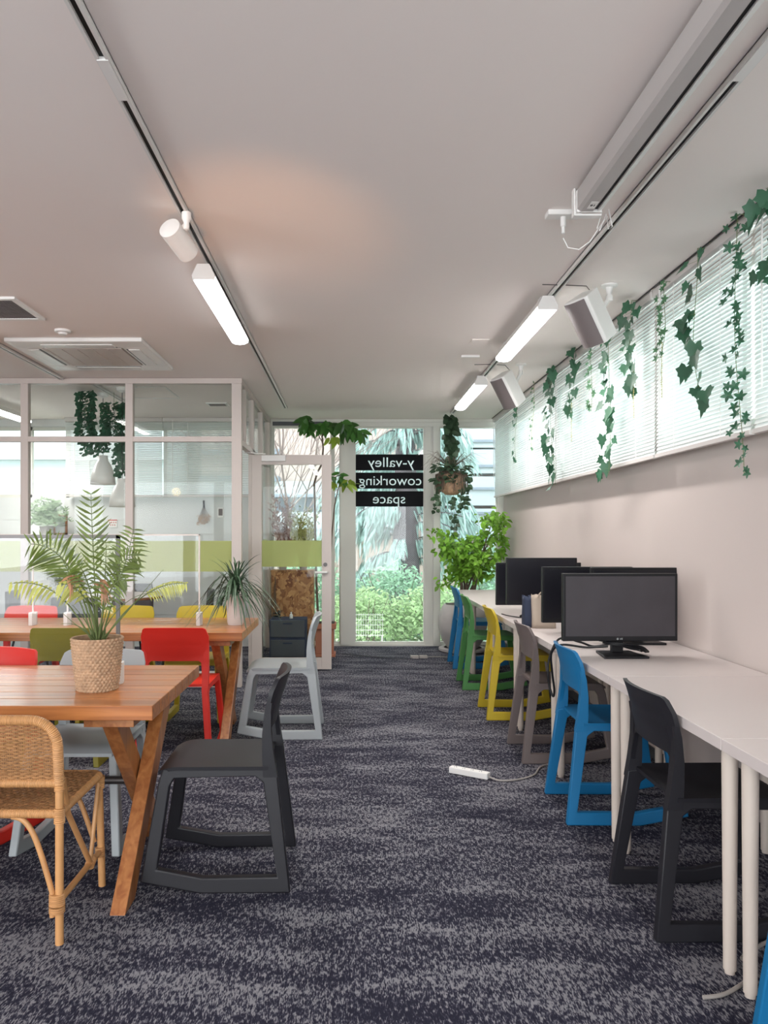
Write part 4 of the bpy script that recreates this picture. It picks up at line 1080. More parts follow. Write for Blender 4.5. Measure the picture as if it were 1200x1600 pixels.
for (dx, zz0, zz1) in ((-.17, .0, -.35), (.02, -.15, -.60), (.10, -.1, -.3), (.16, .05, -.25)):
    for k in range(22):
        z = zb_+zz0+(zz1-zz0)*R.random(); m.leaf(V(dx+R.uniform(-.03, .03), -.08+R.uniform(-.04, .04), z), V(R.uniform(-1, 1), -.5, R.uniform(-1, 0)), V(0, -1, .3), R.uniform(.04, .08), .05, 'ovate')
    m.tube([(dx*.6, -.05, zb_), (dx, -.09, zb_+(zz0+zz1)/2), (dx, -.08, zb_+zz1)], .002, 4)
m.build('leaves', M['drac'], t_)

# ------------------------------------------------------------------ big potted tree
t_ = thing('potted_tree', 'large bright green leafy tree in a rounded grey pot', 'plant', (1.27, 8.72, 0))
MB().lathe([(.25, 0), (.27, .015), (.27, .04), (.21, .045)], 40).build('saucer', M['concrete'], t_)
MB().lathe([(.17, .04), (.24, .14), (.275, .28), (.27, .40), (.235, .50), (.21, .535), (.195, .535), (.2, .49)], 48).build('pot', M['concrete'], t_)
MB().lathe([(0, .5), (.2, .5)], 32, cap0=False).build('soil', M['soil'], t_)
m = MB(); l = MB()
tips = []
for k in range(9):
    a = R.uniform(0, 2*PI); sp = R.uniform(.15, .36)
    b = V(R.uniform(-.04, .1), R.uniform(-.05, .05), .49)
    e = V(.06+math.cos(a)*sp*1.15, math.sin(a)*sp*.8-.08, R.uniform(1.05, 1.62))
    P = bez(b, b+V(R.uniform(-.03, .1), 0, .35), e*.7+V(0, 0, .25), e, 14)
    m.tube(P, [.015, .004], 8)
    for q in range(5, 15, 2):
        s0 = P[q]; dd = V(R.uniform(-1, 1), R.uniform(-1, .6), R.uniform(0, .8)).normalized()*R.uniform(.12, .26)
        m.tube([s0, s0+dd], [.004, .0015], 5); tips.append((s0, dd))
    tips.append((P[-2], (P[-1]-P[-2])*2))
m.build('branches', M['bark'], t_)
for k in range(1500):
    s0, dd = R.choice(tips); p_ = s0+dd*R.uniform(.3, 1.15)+V(R.uniform(-.07, .07), R.uniform(-.06, .06), R.uniform(-.07, .06))
    if p_.y > .30: p_.y = .28
    if p_.x > .47: p_.x = .45
    l.leaf(p_, V(R.uniform(-1, 1), R.uniform(-1, .5), R.uniform(-.9, .3)), V(R.uniform(-.6, .6), -.7, .8), R.uniform(.05, .085), R.uniform(.032, .05), 'ovate', droop=.15)
l.build('leaves', M['ficus'], t_)

# ------------------------------------------------------------------ things by the left rear glazing
# storage box
p0 = at(421, 1029, 8.2); p1 = at(478, 968, 8.2)
t_ = thing('storage_drawers', 'dark blue-black plastic drawer box on the carpet behind the door', 'storage box', ((p0.x+p1.x)/2, 8.34, 0))
bw = (p1.x-p0.x)/2; bh = p1.z
MB().box((-bw, -.14, 0), (bw, .16, bh)).build('drawer_case', M['navy'], t_, smooth=False, bevel=.006)
for k in range(2):
    dw = MB().box((-bw+.012, -.15, .02+k*bh/2), (bw-.012, -.139, bh/2-.008+k*bh/2)).build('drawer', M['dark'], t_, smooth=False, bevel=.004)
    MB().box((-.05, -.158, bh/2-.05+k*bh/2), (.05, -.15, bh/2-.035+k*bh/2)).build('drawer_handle', M['navy'], dw, smooth=False)
c = thing('coiled_cable', 'small black coiled cable on the drawer box', 'cable', ((p0.x+p1.x)/2-.12, 8.26, bh+.002))
MB().tube([V(.035*math.cos(a*.6), .035*math.sin(a*.6), .012+.003*a) for a in range(24)], .007, 6).build('cable_coil', M['black'], c)
c = thing('small_bottle', 'tiny white bottle standing on the drawer box', 'bottle', ((p0.x+p1.x)/2+.03, 8.30, bh+.001))
MB().lathe([(.018, 0), (.018, .04), (.008, .05), (.008, .07), (0, .07)], 16).build('bottle_body', M['white'], c)
# strand board cabinet
p1 = at(490, 891, 8.75)
x0_, x1_ = X(424, 8.75), X(490, 8.75)
t_ = thing('strand_board_cabinet', 'brown strand board cabinet behind the glass door', 'cabinet', ((x0_+x1_)/2, 8.86, 0))
hw = (x1_-x0_)/2
MB().box((-hw, -.14, 0), (hw, .16, p1.z-.018)).build('cabinet_body', M['osb'], t_, smooth=False)
MB().box((-hw-.005, -.15, p1.z-.018), (hw+.005, .165, p1.z)).build('cabinet_top', M['osb'], t_, smooth=False)
# grasses on it
def grass(px0, px1, ytop, label, m1, n, seed, d=8.85, lean=.12, zbase=None, heads=True):
    rr = random.Random(seed); xa_, xb_ = X(px0, d), X(px1, d); z0 = zbase if zbase is not None else p1.z
    t_ = thing('potted_grass', label, 'plant', ((xa_+xb_)/2, d, z0), 0, 'plants on the strand board cabinet')
    MB().lathe([(.04, 0), (.055, .09), (.05, .09), (.045, .07), (0, .07)], 20).build('pot', M['concrete'], t_)
    zt = HC-(ytop-833)*d/1200-z0; m = MB(); w_ = (xb_-xa_)/2
    for k in range(n):
        a = rr.uniform(-1, 1); h = zt*rr.uniform(.55, 1); 
        P = [V(a*.03, rr.uniform(-.02, .02), .06), V(a*w_*.5, rr.uniform(-.03, .03), h*.5), V(a*w_*rr.uniform(.7, 1.2), rr.uniform(-.06, .06), h)]
        m.tube(P, [.0035, .0012], 4)
        if heads:
            for j in range(9):
                q = P[1].lerp(P[2], rr.random()); m.leaf(q, V(rr.uniform(-1, 1), rr.uniform(-1, 1), rr.uniform(.2, 1)), V(0, -1, .2), rr.uniform(.03, .07), .012, 'blade')
    m.build('stalks', M[m1], t_)
M['redstalk'] = leafm('reddish_stalk', (0.30, 0.13, 0.09), .2)
M['yelstalk'] = leafm('yellow_green_stalk', (0.42, 0.42, 0.14), .3)
grass(422, 462, 765, 'tall reddish dry grass in a pot on the strand board cabinet', 'redstalk', 46, 1)
grass(448, 500, 790, 'yellow green bushy grass in a pot on the strand board cabinet', 'yelstalk', 60, 2)
# dry twig bunch standing in the corner left of the box
t_ = thing('dry_twig_bunch', 'bunch of dry twigs standing in the corner left of the dark drawer box', 'twigs', (-.93+.06, 8.6, 0))
m = MB()
for k in range(40):
    a = R.uniform(0, 2*PI); m.tube([V(math.cos(a)*.02, math.sin(a)*.02, .0), V(math.cos(a)*.04, math.sin(a)*.05, .25), V(math.cos(a)*R.uniform(.02, .07), math.sin(a)*.08, R.uniform(.25, .9))], [.004, .0015], 5)
m.build('twigs', M['bark'], t_)
# terracotta planter with tall leaning stems
t_ = thing('leaning_houseplant', 'tall leaning plant with big leaves in a terracotta planter', 'plant', (-.285, 8.42, 0))
MB().box((-.12, -.12, 0), (.12, .12, .03)).build('planter_saucer', M['terra'], t_, smooth=False, bevel=.004)
MB().prism([(-.10, -.10, .03), (.10, -.10, .03), (.10, .10, .03), (-.10, .10, .03)], (0, 0, .27)).box((-.125, -.125, .30), (.125, .125, .36)).build('planter', M['terra'], t_, smooth=False, bevel=.006)
MB().box((-.11, -.11, .355), (.11, .11, .363)).build('soil', M['soil'], t_, smooth=False)
O = Vector((-.285, 8.42, 0))
m = MB()
A = lambda px, py, d=8.42: at(px, py, d)-O
s1 = [A(497, 965), A(494, 900), A(492, 800), A(491, 755), A(496, 738), A(503, 725), A(505, 700), A(503, 680)]
s2 = [A(514, 965), A(516, 880), A(519, 830), A(523, 790), A(528, 765), A(532, 752)]
s3 = [A(503, 680), A(512, 665), A(525, 668), A(538, 672)]
s4 = [A(503, 690), A(493, 672), A(486, 662)]
m.tube(s1, [.013, .009], 10); m.tube(s2, [.010, .005], 8); m.tube(s3, [.007, .003], 6); m.tube(s4, [.006, .003], 6); m.build('trunk', M['bark'], t_)
def leafclump(mb_, px, py, n, L, sx, sz, seed):
    rr = random.Random(seed); c = A(px, py)
    for k in range(n):
        b = c+V(rr.uniform(-sx, sx), rr.uniform(-.12, .08), rr.uniform(-sz*.3, sz*.6))
        mb_.leaf(b, V(rr.uniform(-.8, .8), rr.uniform(-.6, .2), rr.uniform(-1.3, .1)), V(rr.uniform(-.9, .9), -1, .4), L*rr.uniform(.65, 1.0), L*.36, 'ovate', fold=.1, droop=.1)
l = MB(); l2 = MB()
leafclump(l, 485, 662, 16, .20, .05, .10, 1); leafclump(l, 506, 664, 12, .19, .07, .08, 2); leafclump(l, 540, 668, 18, .20, .09, .10, 3); leafclump(l, 566, 676, 9, .16, .05, .08, 9)
leafclump(l2, 520, 686, 6, .14, .06, .06, 4); leafclump(l, 528, 745, 12, .13, .07, .06, 5); leafclump(l2, 545, 755, 12, .13, .06, .07, 6); leafclump(l2, 522, 755, 5, .12, .02, .05, 7)
l.build('leaves', M['pach'], t_); l2.build('pale_leaves', M['pachy'], t_)
t2 = A(566, 676); 
# ------------------------------------------------------------------ lettering on the centre pane
for (ya, yb_, txt, lb, sz, cxp, kx) in ((710, 735, 'y-valley', 'top black band on the window glass reading y-valley mirrored', .165, 611, 1.12), (738.5, 763.5, 'coworking', 'middle black band on the window glass reading coworking mirrored', .165, 610, 1.06), (767.5, 791.5, 'space', 'lowest black band on the window glass reading space mirrored', .165, 608, 1.08)):
    d = YB+.06; z0_ = HC-(yb_-833)*d/1200; z1_ = HC-(ya-833)*d/1200
    t_ = thing('window_lettering', lb, 'sign', (X(609, d), d, (z0_+z1_)/2), 0, 'mirrored name bands on the window')
    hw = X(663.5, d)-X(609, d)
    cu = bpy.data.curves.new('band', 'FONT'); cu.body = txt; cu.size = sz; cu.offset = .0036; cu.align_x = 'CENTER'; cu.align_y = 'CENTER'
    tmp = bpy.data.objects.new('tmp', cu); COL.objects.link(tmp); bpy.context.view_layer.update()
    src = tmp.to_curve(bpy.context.evaluated_depsgraph_get()); c2 = bpy.data.curves.new('band', 'CURVE'); c2.dimensions = '2D'; c2.resolution_u = 12; c2.offset = .0036
    for sp in src.splines:
        n_ = c2.splines.new('BEZIER'); n_.bezier_points.add(len(sp.bezier_points)-1); n_.use_cyclic_u = True
        for p0_, p1_ in zip(sp.bezier_points, n_.bezier_points):
            p1_.co = p0_.co; p1_.handle_left_type = 'FREE'; p1_.handle_right_type = 'FREE'; p1_.handle_left = p0_.handle_left; p1_.handle_right = p0_.handle_right
    tmp.to_curve_clear()
    xo = (cxp-609)*d/1200; q = c2.splines.new('POLY'); q.points.add(3); q.use_cyclic_u = True   # letters are cut out of the vinyl band
    for k, (ax, az) in enumerate(((-1, -1), (1, -1), (1, 1), (-1, 1))): q.points[k].co = ((ax*hw+xo)/kx, az*(z1_-z0_)/2+.004, 0, 1)
    c2.dimensions = '2D'; c2.fill_mode = 'BOTH'; c2.extrude = .0005; c2.offset = 0
    tm2 = bpy.data.objects.new('tmp', c2); COL.objects.link(tm2); bpy.context.view_layer.update()
    me = bpy.data.meshes.new_from_object(tm2.evaluated_get(bpy.context.evaluated_depsgraph_get()))
    bpy.data.objects.remove(tm2); bpy.data.objects.remove(tmp)
    me.transform(Matrix.Diagonal((-kx, 1, 1, 1))); me.flip_normals(); me.materials.clear(); me.materials.append(M['ink'])
    bo = bpy.data.objects.new('band', me); COL.objects.link(bo); bo.parent = t_; bo.location = (xo, 0, -.004); bo.rotation_euler = (PI/2, 0, 0)
    textmesh(txt, sz, .0042, M['letter'], 'lettering', t_, (xo, .0035, -.004), (PI/2, 0, 0), mirror=True, kx=kx)

# ------------------------------------------------------------------ meeting room
tx, ty = -2.35, 7.68
t_ = thing('round_table', 'round white table with a wooden edge inside the meeting room', 'table', (tx, ty, 0))
MB().lathe([(.46, .695), (.46, .715), (.455, .72), (0, .72)], 64, cap0=True).build('tabletop', M['desk'], t_)
MB().lathe([(.4605, .694), (.4625, .697), (.4625, .713), (.4605, .716)], 64, cap0=False).build('wood_edge', M['tablebat'], t_)
MB().lathe([(.25, 0), (.25, .012), (.04, .03), (.035, .69), (.1, .695)], 32).build('pedestal', M['whitemetal'], t_)
def fabchair():
    t_ = thing('meeting_chair', '', 'chair', (0,0,0), 0, 'grey fabric chairs around the round table')
    rows = []
    for k in range(13):
        u = -1+k/6; rows.append([(-.20-.045*(1-u*u)-.03*v/5, u*(.225-.02*(v/5)**3), .44+.33*v/5) for v in range(6)])
    o = MB().grid(rows).build('backrest', M['greyfab'], t_); s = o.modifiers.new('s', 'SOLIDIFY'); s.thickness = .03; s.offset = 0
    MB().box((-.21, -.22, .42), (.22, .22, .47)).build('seat', M['greyfab'], t_, smooth=False, bevel=.02, seg=3)
    for sx in (-1, 1):
        for sy in (-1, 1): MB().tube([(sx*.15, sy*.15, .43), (sx*.22, sy*.22, 0)], .011, 8).build('leg', M['black'], t_)
    return t_
fc = fabchair(); fl = [(-2.43, 7.02, 90, 'grey fabric chair with its wide back to the glass partition'), (-3.08, 7.62, -10, 'grey fabric chair at the left of the round table beside the fan'), (-1.66, 7.72, 190, 'grey fabric chair seen edge-on at the right of the round table'), (-2.45, 8.42, -90, 'grey fabric chair behind the round table against the back wall')]
fc.location = (fl[0][0], fl[0][1], 0); fc.rotation_euler = (0, 0, math.radians(fl[0][2])); fc['label'] = fl[0][3]
for x, y, a, lb in fl[1:]: dup(fc, (x, y, 0), math.radians(a), lb)
# fan
t_ = thing('floor_fan', 'white pedestal fan beside the wall in the meeting room', 'fan', (X(73, 8.3), 8.3, 0))
MB().lathe([(.15, 0), (.15, .02), (.03, .04), (.016, .05), (.016, .55), (.03, .56)], 28).build('fan_stand', M['white'], t_)
m = MB(); rm = Matrix.Rotation(math.radians(62), 4, 'Z')
c0 = V(0, -.05, .66)
for y_, r_ in ((-.045, .05), (-.045, .12), (0, .21), (.04, .17), (-.03, .17)):
    m.tube([c0 + (rm @ V(r_*math.cos(a*PI/16), y_, r_*math.sin(a*PI/16))) for a in range(33)], .0028, 5)
for k in range(36):
    a = k*PI/18; m.tube([c0+(rm @ V(r_*math.cos(a), y_, r_*math.sin(a))) for r_, y_ in ((.03, -.05), (.12, -.045), (.19, -.02), (.21, 0), (.17, .04), (.04, .05))], .0015, 4)
m.build('fan_cage', M['white'], t_)
m = MB()
for k in range(4):
    a = k*PI/2; m.grid([[c0+(rm @ V(r_*math.cos(a+o_), o_*.05, r_*math.sin(a+o_))) for o_ in (-.35, 0, .35)] for r_ in (.03, .1, .18)])
m.build('fan_blades', M['white'], t_)
MB().lathe([(.0, -.05), (.045, -.05), (.05, .05), (0, .06)], 20, tuple(c0), cap0=False).build('fan_motor', M['white'], t_)
# cabinet with fern
t_ = thing('white_cabinet', 'tall white cabinet under the fern in the meeting room', 'cabinet', (-3.98, 8.86, 0))
MB().box((-.72, -.2, 0), (.55, .2, 1.32)).build('cabinet_body', M['panelwall'], t_, smooth=False, bevel=.003)
for k in (-1, 1): MB().box((-.70 if k < 0 else -.08, -.212, .04), (-.095 if k < 0 else .535, -.2, 1.29)).build('cabinet_door', M['panelwall'], t_, smooth=False, bevel=.002)
t_ = thing('potted_fern', 'pale feathery fern on top of the white cabinet', 'plant', (X(73, 8.75), 8.75, 1.32))
MB().lathe([(.06, 0), (.08, .1), (.07, .1), (.06, .08), (0, .08)], 20).build('pot', M['concrete'], t_)
m = MB()
for k in range(130):
    a = R.uniform(0, 2*PI); L = R.uniform(.12, .30); el = R.uniform(.1, 1.45)
    b = V(0, 0, .09); e = b+V(math.cos(a)*L*math.cos(el), .6*math.sin(a)*L*math.cos(el), L*math.sin(el)*1.15)
    P = bez(b, b+V(0, 0, L*.5), e+V(0, 0, .04), e+V(0, 0, -.02), 8); m.tube(P, [.002, .0008], 4)
    for j in range(3, 9):
        for s in (-1, 1): m.leaf(P[j], V(s*R.uniform(.3, 1), R.uniform(-.5, .2), R.uniform(-.2, .8)), V(0, -1, .3), .045, .013, 'blade')
m.build('fronds', M['fern'], t_)
t_ = thing('wooden_frame', 'brown wooden frame standing on the cabinet behind the fern', 'frame', (X(93, 8.9), 8.92, 1.32))
MB().box((-.08, 0, 0), (-.058, .02, .24)).box((.058, 0, 0), (.08, .02, .24)).box((-.08, 0, .215), (.08, .02, .24)).box((-.08, 0, 0), (.08, .02, .022)).build('frame_bars', M['tablefoot'], t_, smooth=False)
MB().box((-.06, .012, .02), (.06, .016, .22)).build('backing', M['panelwall'], t_, smooth=False)
# pendant lamps
def pendant(px, ytop, ybot, d, label):
    x = X(px, d); z0 = HC-(ybot-833)*d/1200; z1 = HC-(ytop-833)*d/1200; h = z1-z0
    t_ = thing('pendant_lamp', label, 'pendant lamp', (x, d, z0), 0, 'white bell pendants over the round table')
    pr = [(.118, 0), (.112, .08*h/.28), (.098, .45*h), (.075, .68*h), (.05, .82*h), (.045, h), (.0, h)]
    MB().lathe(pr, 40, cap0=False).build('shade', M['whitemetal'], t_).modifiers.new('s', 'SOLIDIFY').thickness = .003
    MB().tube([(0, 0, h), (0, 0, ZC-z0)], .003, 6).build('cord', M['black'], t_)
    MB().lathe([(0, .1), (.03, .11), (.035, .14), (.02, .18), (0, .19)], 16, cap0=False).build('bulb', M['warmglow'], t_)
    MB().lathe([(0, -.05), (.05, -.03), (.055, 0)], 20, (0, 0, ZC-z0), cap0=False).build('canopy', M['white'], t_)
pendant(161, 712, 757, 7.4, 'upper left white bell pendant lamp over the round table')
pendant(191, 748, 792, 7.1, 'lower right white bell pendant lamp partly behind a partition post')
def bundle(px, y0, y1, w, label, n, d=7.25, strands=()):
    z1 = HC-(y0-833)*d/1200; z0 = HC-(y1-833)*d/1200
    t_ = thing('hanging_ivy_bundle', label, 'hanging plant', (X(px, d), d, ZC), 0, 'ivy bundles hanging in the meeting room')
    m = MB(); l = MB()
    m.tube([(0, 0, -.02), (0, 0, (z0+z1)/2-ZC)], .002, 5)
    for k in range(n):
        t = R.random(); z = z1-ZC+(z0-z1)*t; a = R.uniform(0, 6.28); r = w*R.uniform(.3, 1)
        l.leaf(V(r*math.cos(a), r*math.sin(a), z), V(math.cos(a), math.sin(a), R.uniform(-1, 0)), V(0, -1, .6), R.uniform(.028, .05), .038, 'ovate')
    for dx, za, zb2 in strands:
        m.tube([(dx*.3, 0, -.1), (dx, 0, HC-(za-833)*d/1200-ZC), (dx, 0, HC-(zb2-833)*d/1200-ZC)], .0015, 4)
        for k in range(int(abs(zb2-za)*1.6)):
            z = HC-(R.uniform(za, zb2)-833)*d/1200-ZC; l.leaf(V(dx+R.uniform(-.06, .06), R.uniform(-.06, .06), z), V(R.uniform(-1, 1), -.5, -.6), V(0, -1, .3), R.uniform(.028, .05), .038, 'ovate')
    m.build('stems', M['stem'], t_); l.build('leaves', M['ivy'], t_)
bundle(134, 612, 690, .075, 'left dense ivy bundle above the upper pendant lamp', 520, strands=((.02, 680, 712), (.09, 680, 708), (.15, 684, 706)))
bundle(178, 630, 690, .11, 'right spreading ivy bundle trailing down beside the partition post', 480, strands=((.06, 690, 745), (.09, 690, 730), (-.1, 680, 695)))
# wall items in the meeting room
d = YI
t_ = thing('wall_notice', 'small white notice with a red header on the meeting room wall', 'notice', (X(176), YI-.006, at(0, 818, YI).z))
MB().box((-.055, 0, -.045), (.055, .004, .045)).build('notice_sheet', M['white'], t_, smooth=False)
MB().box((-.055, -.001, .035), (.055, .0, .045)).build('red_header', M['red'], t_, smooth=False)
m = MB()
for r_ in range(2):
    for k in range(4 if r_ == 0 else 3):
        x = -.04+k*.024+r_*.012; z = .008-r_*.03; m.box((x, -.001, z), (x+.014, 0, z+.004)).box((x, -.001, z+.01), (x+.014, 0, z+.013)).box((x+.005, -.001, z-.006), (x+.009, 0, z+.014))
m.build('notice_marks', M['red'], t_, smooth=False)
t_ = thing('teal_sign', 'small teal sign fixed on the meeting room wall above the fan', 'sign', (X(77), YI-.006, at(0, 897, YI).z))
MB().box((-.08, 0, -.035), (.08, .004, .035)).build('sign_plate', M['teal'], t_, smooth=False)
MB().box((-.065, -.001, .012), (.02, 0, .018)).box((-.065, -.001, -.002), (.01, 0, .002)).prism([(.04, -.001, -.02), (.06, -.001, -.02), (.05, -.001, .015)], (0, .001, 0)).build('sign_marks', M['white'], t_, smooth=False)
t_ = thing('wall_thermostat', 'small white framed controller on the meeting room wall', 'thermostat', (X(345), YI-.016, at(0, 801, YI).z))
MB().box((-.036, 0, -.06), (.036, .015, .06)).build('controller_case', M['white'], t_, smooth=False, bevel=.004)
MB().box((-.024, -.001, -.035), (.024, 0, .045)).build('controller_display', M['mesh'], t_, smooth=False)
t_ = thing('dried_flower_bunch', 'dried flower bunch hanging upside down on the meeting room wall', 'dried flowers', (X(319), YI-.03, at(0, 782, YI).z))
m = MB(); l = MB()
MB().tube([(0, 0, 0), (.004, 0, -.09)], .012, 8).build('dark_ribbon', M['black'], t_)
for k in range(40):
    a = R.uniform(-1, 1); e = V(a*.07, R.uniform(-.03, .0), -R.uniform(.17, .27)); m.tube([(0, 0, -.06), e], .001, 4)
    for j in range(3): l.leaf(e+V(R.uniform(-.015, .015), 0, R.uniform(-.02, .02)), V(R.uniform(-1, 1), -.3, -1), V(0, -1, 0), .025, .012, 'ovate')
m.build('dried_stalks', M['bark'], t_); l.build('dried_heads', M['basket'], t_)
# inner ceiling grilles
t_ = thing('ceiling_diffuser', 'small rectangular air diffuser on the meeting room ceiling at the right', 'vent', (X(340, 8.0)+.0, 8.0, ZC))
MB().box((-.11, -.09, -.012), (.11, .09, 0)).build('diffuser_plate', M['white'], t_, smooth=False, bevel=.004)
MB().box((-.085, -.06, -.014), (.085, .06, -.0115)).build('diffuser_slot', M['mesh'], t_, smooth=False)
t_ = thing('ceiling_hatch', 'square access hatch outlined on the meeting room ceiling', 'hatch', (-2.0, 7.35, ZC))
q = .30; f = ring(q, .015, -.006, 0)
f.build('hatch_frame', M['whitemetal'], t_, smooth=False); MB().box((-q+.015, -q+.015, -.002), (q-.015, q-.015, 0)).build('hatch_panel', M['ceil'], t_, smooth=False)
# invented warm globe out of view, added for its reflection in the partition
t_ = thing('added_globe', 'added warm globe pendant behind the camera for its reflection', 'pendant lamp', (-3.5, -2.0, 2.17))
M['globe'] = pmat('warm_globe', (.9, .8, .6), .5, emis=(1, .78, .5), es=25)
MB().lathe([(.001, -.09)]+[(.09*math.cos(a*PI/12), .09*math.sin(a*PI/12)) for a in range(-5, 6)]+[(.001, .09)], 32).build('globe', M['globe'], t_)
MB().tube([(0, 0, .09), (0, 0, ZC-2.17)], .003, 6).build('cord', M['white'], t_)

# ------------------------------------------------------------------ outside
GZ = -.45
M['ground'] = pmat('garden_soil', (0.34, 0.36, 0.25), .95, var=.4, vscale=4)
tag(MB().box((-25, 9.4, GZ-.1), (25, 40, GZ)).build('garden_ground', M['ground'], smooth=False), None, None, kind='structure')
def facade():
    m = bpy.data.materials.new('tile_cladding'); m.use_nodes = True; N = m.node_tree.nodes; L = m.node_tree.links; b = N['Principled BSDF']
    br = N.new('ShaderNodeTexBrick'); br.inputs['Scale'].default_value = 6; br.inputs['Color1'].default_value = (.38, .29, .25, 1); br.inputs['Color2'].default_value = (.31, .25, .225, 1); br.inputs['Mortar'].default_value = (.26, .24, .235, 1)
    tc = N.new('ShaderNodeTexCoord'); mp = N.new('ShaderNodeMapping'); mp.inputs['Rotation'].default_value = (PI/2, 0, 0); L.new(tc.outputs['Object'], mp.inputs[0]); L.new(mp.outputs[0], br.inputs['Vector']); L.new(br.outputs[0], b.inputs['Base Color']); b.inputs['Roughness'].default_value = .7
    return m
M['tile'] = facade()
M['bwhite'] = pmat('pale_render', (.32, .36, .385), .8); M['bgrey'] = pmat('grey_ledge', (.15, .18, .22), .7); M['bglass'] = pmat('far_window', (.10, .13, .16), .2)
t_ = thing('apartment_building', 'pale tiled apartment block with balconies seen beyond the tall windows', 'building', (0, 17.5, GZ))
MB().box((-3.4, 0, 0), (16, 6, 9)).build('wall', M['tile'], t_, smooth=False)
def zz(py, d=17.2): return HC-(py-833)*d/1200-GZ
for y0, y1, m_, dep in ((700, 708, 'bgrey', .15), (744, 752, 'bgrey', .35), (752, 772, 'bwhite', .3), (772, 777, 'bgrey', .35), (800, 826, 'bwhite', .3), (826, 832, 'bgrey', .35)):
    MB().box((-3.4, -dep, zz(y1)), (-1.6 if y0 < 745 else 1, 0, zz(y0))).build('balcony' if m_ == 'bwhite' else 'ledge', M[m_], t_, smooth=False)
MB().box((-3.4, -.02, zz(800)), (0.8, 0.0, zz(777))).build('window_band', M['bglass'], t_, smooth=False)
for y0, y1 in ((640, 700), (703, 740), (745, 790), (795, 840)):
    MB().box((1.6, -.4, zz(y1)), (9, 0, zz(y0))).build('balcony', M['bwhite'], t_, smooth=False)
for y0 in (688, 727, 762, 800): MB().box((1.6, -.45, zz(y0+4)), (9, 0, zz(y0))).build('ledge', M['bgrey'], t_, smooth=False)
t2 = thing('white_building', 'overexposed white building beyond the meeting room window', 'building', (-9.0, 16.0, GZ))
M['bright_render'] = pmat('bright_render', (.34, .39, .41), .8)
MB().box((-8, 0, 0), (5.2, 5, 5.4)).build('wall', M['bright_render'], t2, smooth=False)
for z in (2.1, 3.3, 4.4): MB().box((-8, -.3, z), (5.2, 0, z+.12)).build('ledge', M['bwhite'], t2, smooth=False)
t3 = thing('added_sky_block', 'added pale green wall dimming the sky behind the right blinds', 'building', (5.0, 2.5, GZ))  # added block that cuts the sky brightness reaching the right blinds
M['mint'] = pmat('mint_render', (.30, .42, .40), .8)
MB().box((0, -13, -1), (4, 13, 6.5)).build('wall', M['mint'], t3, smooth=False)
# bare tree
def branch(m, p, d, L, r, lev, rr):
    q = p; n = 5; pts = [p]
    for k in range(n):
        d = (d+V(rr.uniform(-.18, .18), rr.uniform(-.18, .18), rr.uniform(-.02, .12))).normalized(); q = q+d*L/n; pts.append(q)
        if lev > 0 and k > 0:
            for _ in range(2 if lev > 1 else 1):
                branch(m, q, (d+V(rr.uniform(-.9, .9), rr.uniform(-.5, .5), rr.uniform(-.1, .5))).normalized(), L*.62, r*.5, lev-1, rr)
    m.tube(pts, [r, r*.45], 5, caps=False)
M['twig'] = pmat('pale_twig', (.17, .13, .12), .8)
t_ = thing('bare_tree', 'leafless tree with many thin branches outside the left pane', 'tree', (-1.15, 12.0, GZ))
rr = random.Random(4); m = MB(); 
for k in range(4): branch(m, V(.25+k*.12, k*.1, 0), V(-.12-.08*k+rr.uniform(-.05, .05), 0, 1).normalized(), 3.6, .03, 3, rr)
m.build('branches', M['twig'], t_)
# conifer
M['conifer'] = leafm('blue_green_needles', (.28, .40, .38), .3, .45, .8)
M['conbark'] = pmat('conifer_bark', (.09, .075, .085), .9, var=.3, vscale=8, bump=.5)
t_ = thing('weeping_conifer', 'blue-green weeping conifer behind the centre pane', 'tree', (.95, 13.6, GZ))
MB().tube([(0, 0, 0), (.03, 0, 2.2), (0, 0, 5.5)], [.30, .12], 16).build('trunk', M['conbark'], t_)
m = MB(); b = MB(); rr = random.Random(8)
for k in range(64):
    z = rr.uniform(1.25, 5.4); a = rr.uniform(0, 2*PI); L = rr.uniform(1.0, 1.9)*(1.15-z/9)
    if rr.random() < .3 and z < 2.2: a = rr.choice((0.2, PI-.2))+rr.uniform(-.5, .5)
    P = bez(V(0, 0, z), V(math.cos(a)*L*.4, math.sin(a)*L*.4, z+.25), V(math.cos(a)*L*.8, math.sin(a)*L*.8, z+.1), V(math.cos(a)*L, math.sin(a)*L, z-.45), 12)
    b.tube(P, [.02, .005], 4, caps=False)
    for j in range(2, 13):
        for _ in range(9):
            p = P[j]+V(rr.uniform(-.10, .10), rr.uniform(-.10, .10), 0); h = rr.uniform(.12, .42)
            m.leaf(p, V(rr.uniform(-.35, .35)+math.cos(a)*.35, rr.uniform(-.35, .35)+math.sin(a)*.3, -1), V(rr.uniform(-1, 1), -1, 0), h, .035, 'blade')
m.build('needles', M['conifer'], t_); b.build('boughs', M['conbark'], t_)
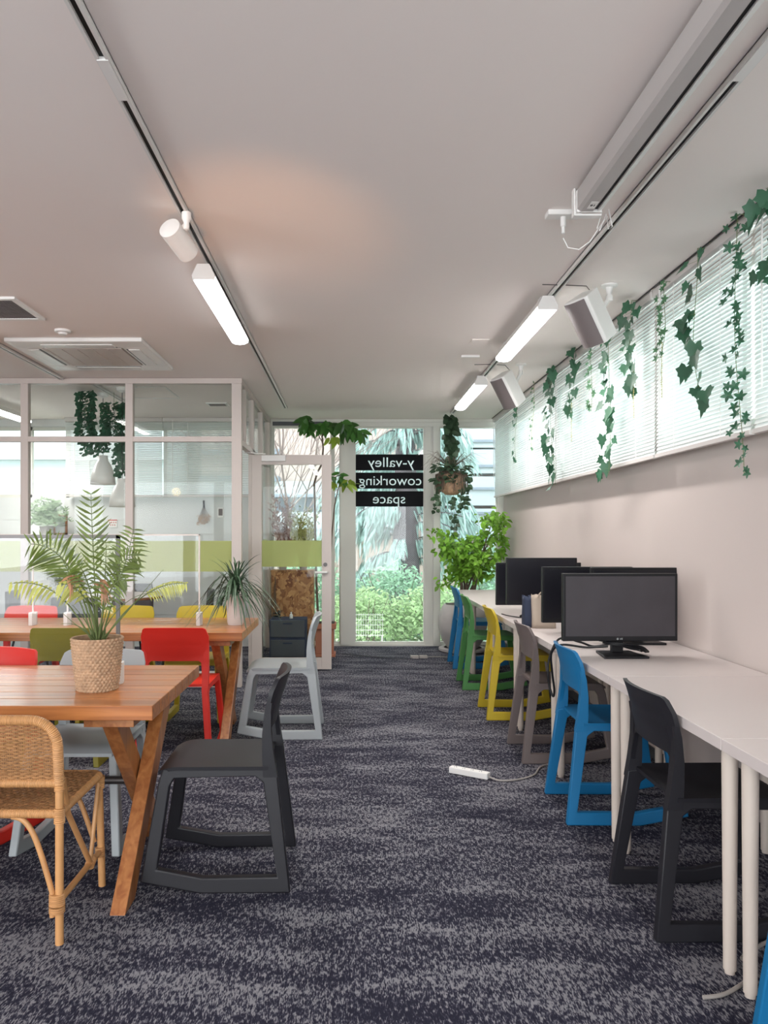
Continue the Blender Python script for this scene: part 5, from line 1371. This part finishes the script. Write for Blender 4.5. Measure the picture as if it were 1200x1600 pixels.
# shrubs
M['shrubA'] = leafm('fresh_shrub_leaf', (.36, .50, .26), .4, .4, .7); M['shrubB'] = leafm('dark_shrub_leaf', (.24, .40, .27), .4, .4, .7)
def shrub(x, y, r, h, mat_, label, n=900, seed=1):
    rr = random.Random(seed); t_ = thing('garden_shrub', label, 'shrub', (x, y, GZ), 0, 'shrubs outside the rear windows')
    m = MB(); b = MB()
    for k in range(10):
        a = rr.uniform(0, 6.28); b.tube([(0, 0, 0), (math.cos(a)*r*.5, math.sin(a)*r*.5, h*.6), (math.cos(a)*r*.8, math.sin(a)*r*.8, h*.9)], [.012, .003], 5)
    for k in range(n):
        a = rr.uniform(0, 6.28); e = math.acos(rr.uniform(-.2, 1)); q = rr.uniform(.55, 1.0)
        p = V(r*q*math.sin(e)*math.cos(a), r*q*math.sin(e)*math.sin(a), h*.5+h*.5*q*math.cos(e)+rr.uniform(-.05, .05))
        if rr.random() < .35: p.z *= rr.uniform(.1, 1)
        if y+p.y < 9.3: continue
        m.leaf(p, V(rr.uniform(-1, 1), rr.uniform(-1, 1), rr.uniform(-.6, .7)), V(rr.uniform(-.6, .6), -.8, .8), rr.uniform(.05, .09), rr.uniform(.03, .045), 'ovate')
    m.build('foliage', M[mat_], t_); b.build('branches', M['bark'], t_)
shrub(.20, 10.4, .62, 1.05, 'shrubA', 'pale green shrub low behind the centre pane at left', 3000, 1)
shrub(1.15, 10.5, .62, 1.1, 'shrubA', 'pale green shrub low behind the centre pane at right', 3000, 2)
shrub(.65, 11.5, .7, 1.35, 'shrubB', 'taller green shrub under the conifer', 2600, 3)
shrub(-.6, 11.3, .6, 1.5, 'shrubB', 'green shrub outside between the left pane and the centre pane', 2200, 4)
shrub(2.1, 11.2, .7, 1.6, 'shrubB', 'green shrub outside behind the big potted tree', 2600, 5)
shrub(-1.7, 10.4, .6, 1.2, 'shrubB', 'green shrub outside the far left pane', 1500, 6)
# wire panel
p = at(590, 972, 9.75)
t_ = thing('wire_panel', 'white wire grid panel leaning outside low behind the centre pane', 'wire panel', (p.x-.12, 9.7, p.z-.18))
m = MB()
for k in range(13): m.tube([(-.18+k*.03, .0, 0), (-.18+k*.03, .0, .30)], .0022, 4)
for k in range(5): m.tube([(-.2, -.003, .02+k*.065), (.2, -.003, .02+k*.065)], .0028, 4)
m.build('wire_grid', M['white'], t_)
MB().box((-.19, 0, -(p.z-.18-GZ)), (-.18, .01, .02)).box((.17, 0, -(p.z-.18-GZ)), (.18, .01, .02)).build('panel_stakes', M['white'], t_, smooth=False)
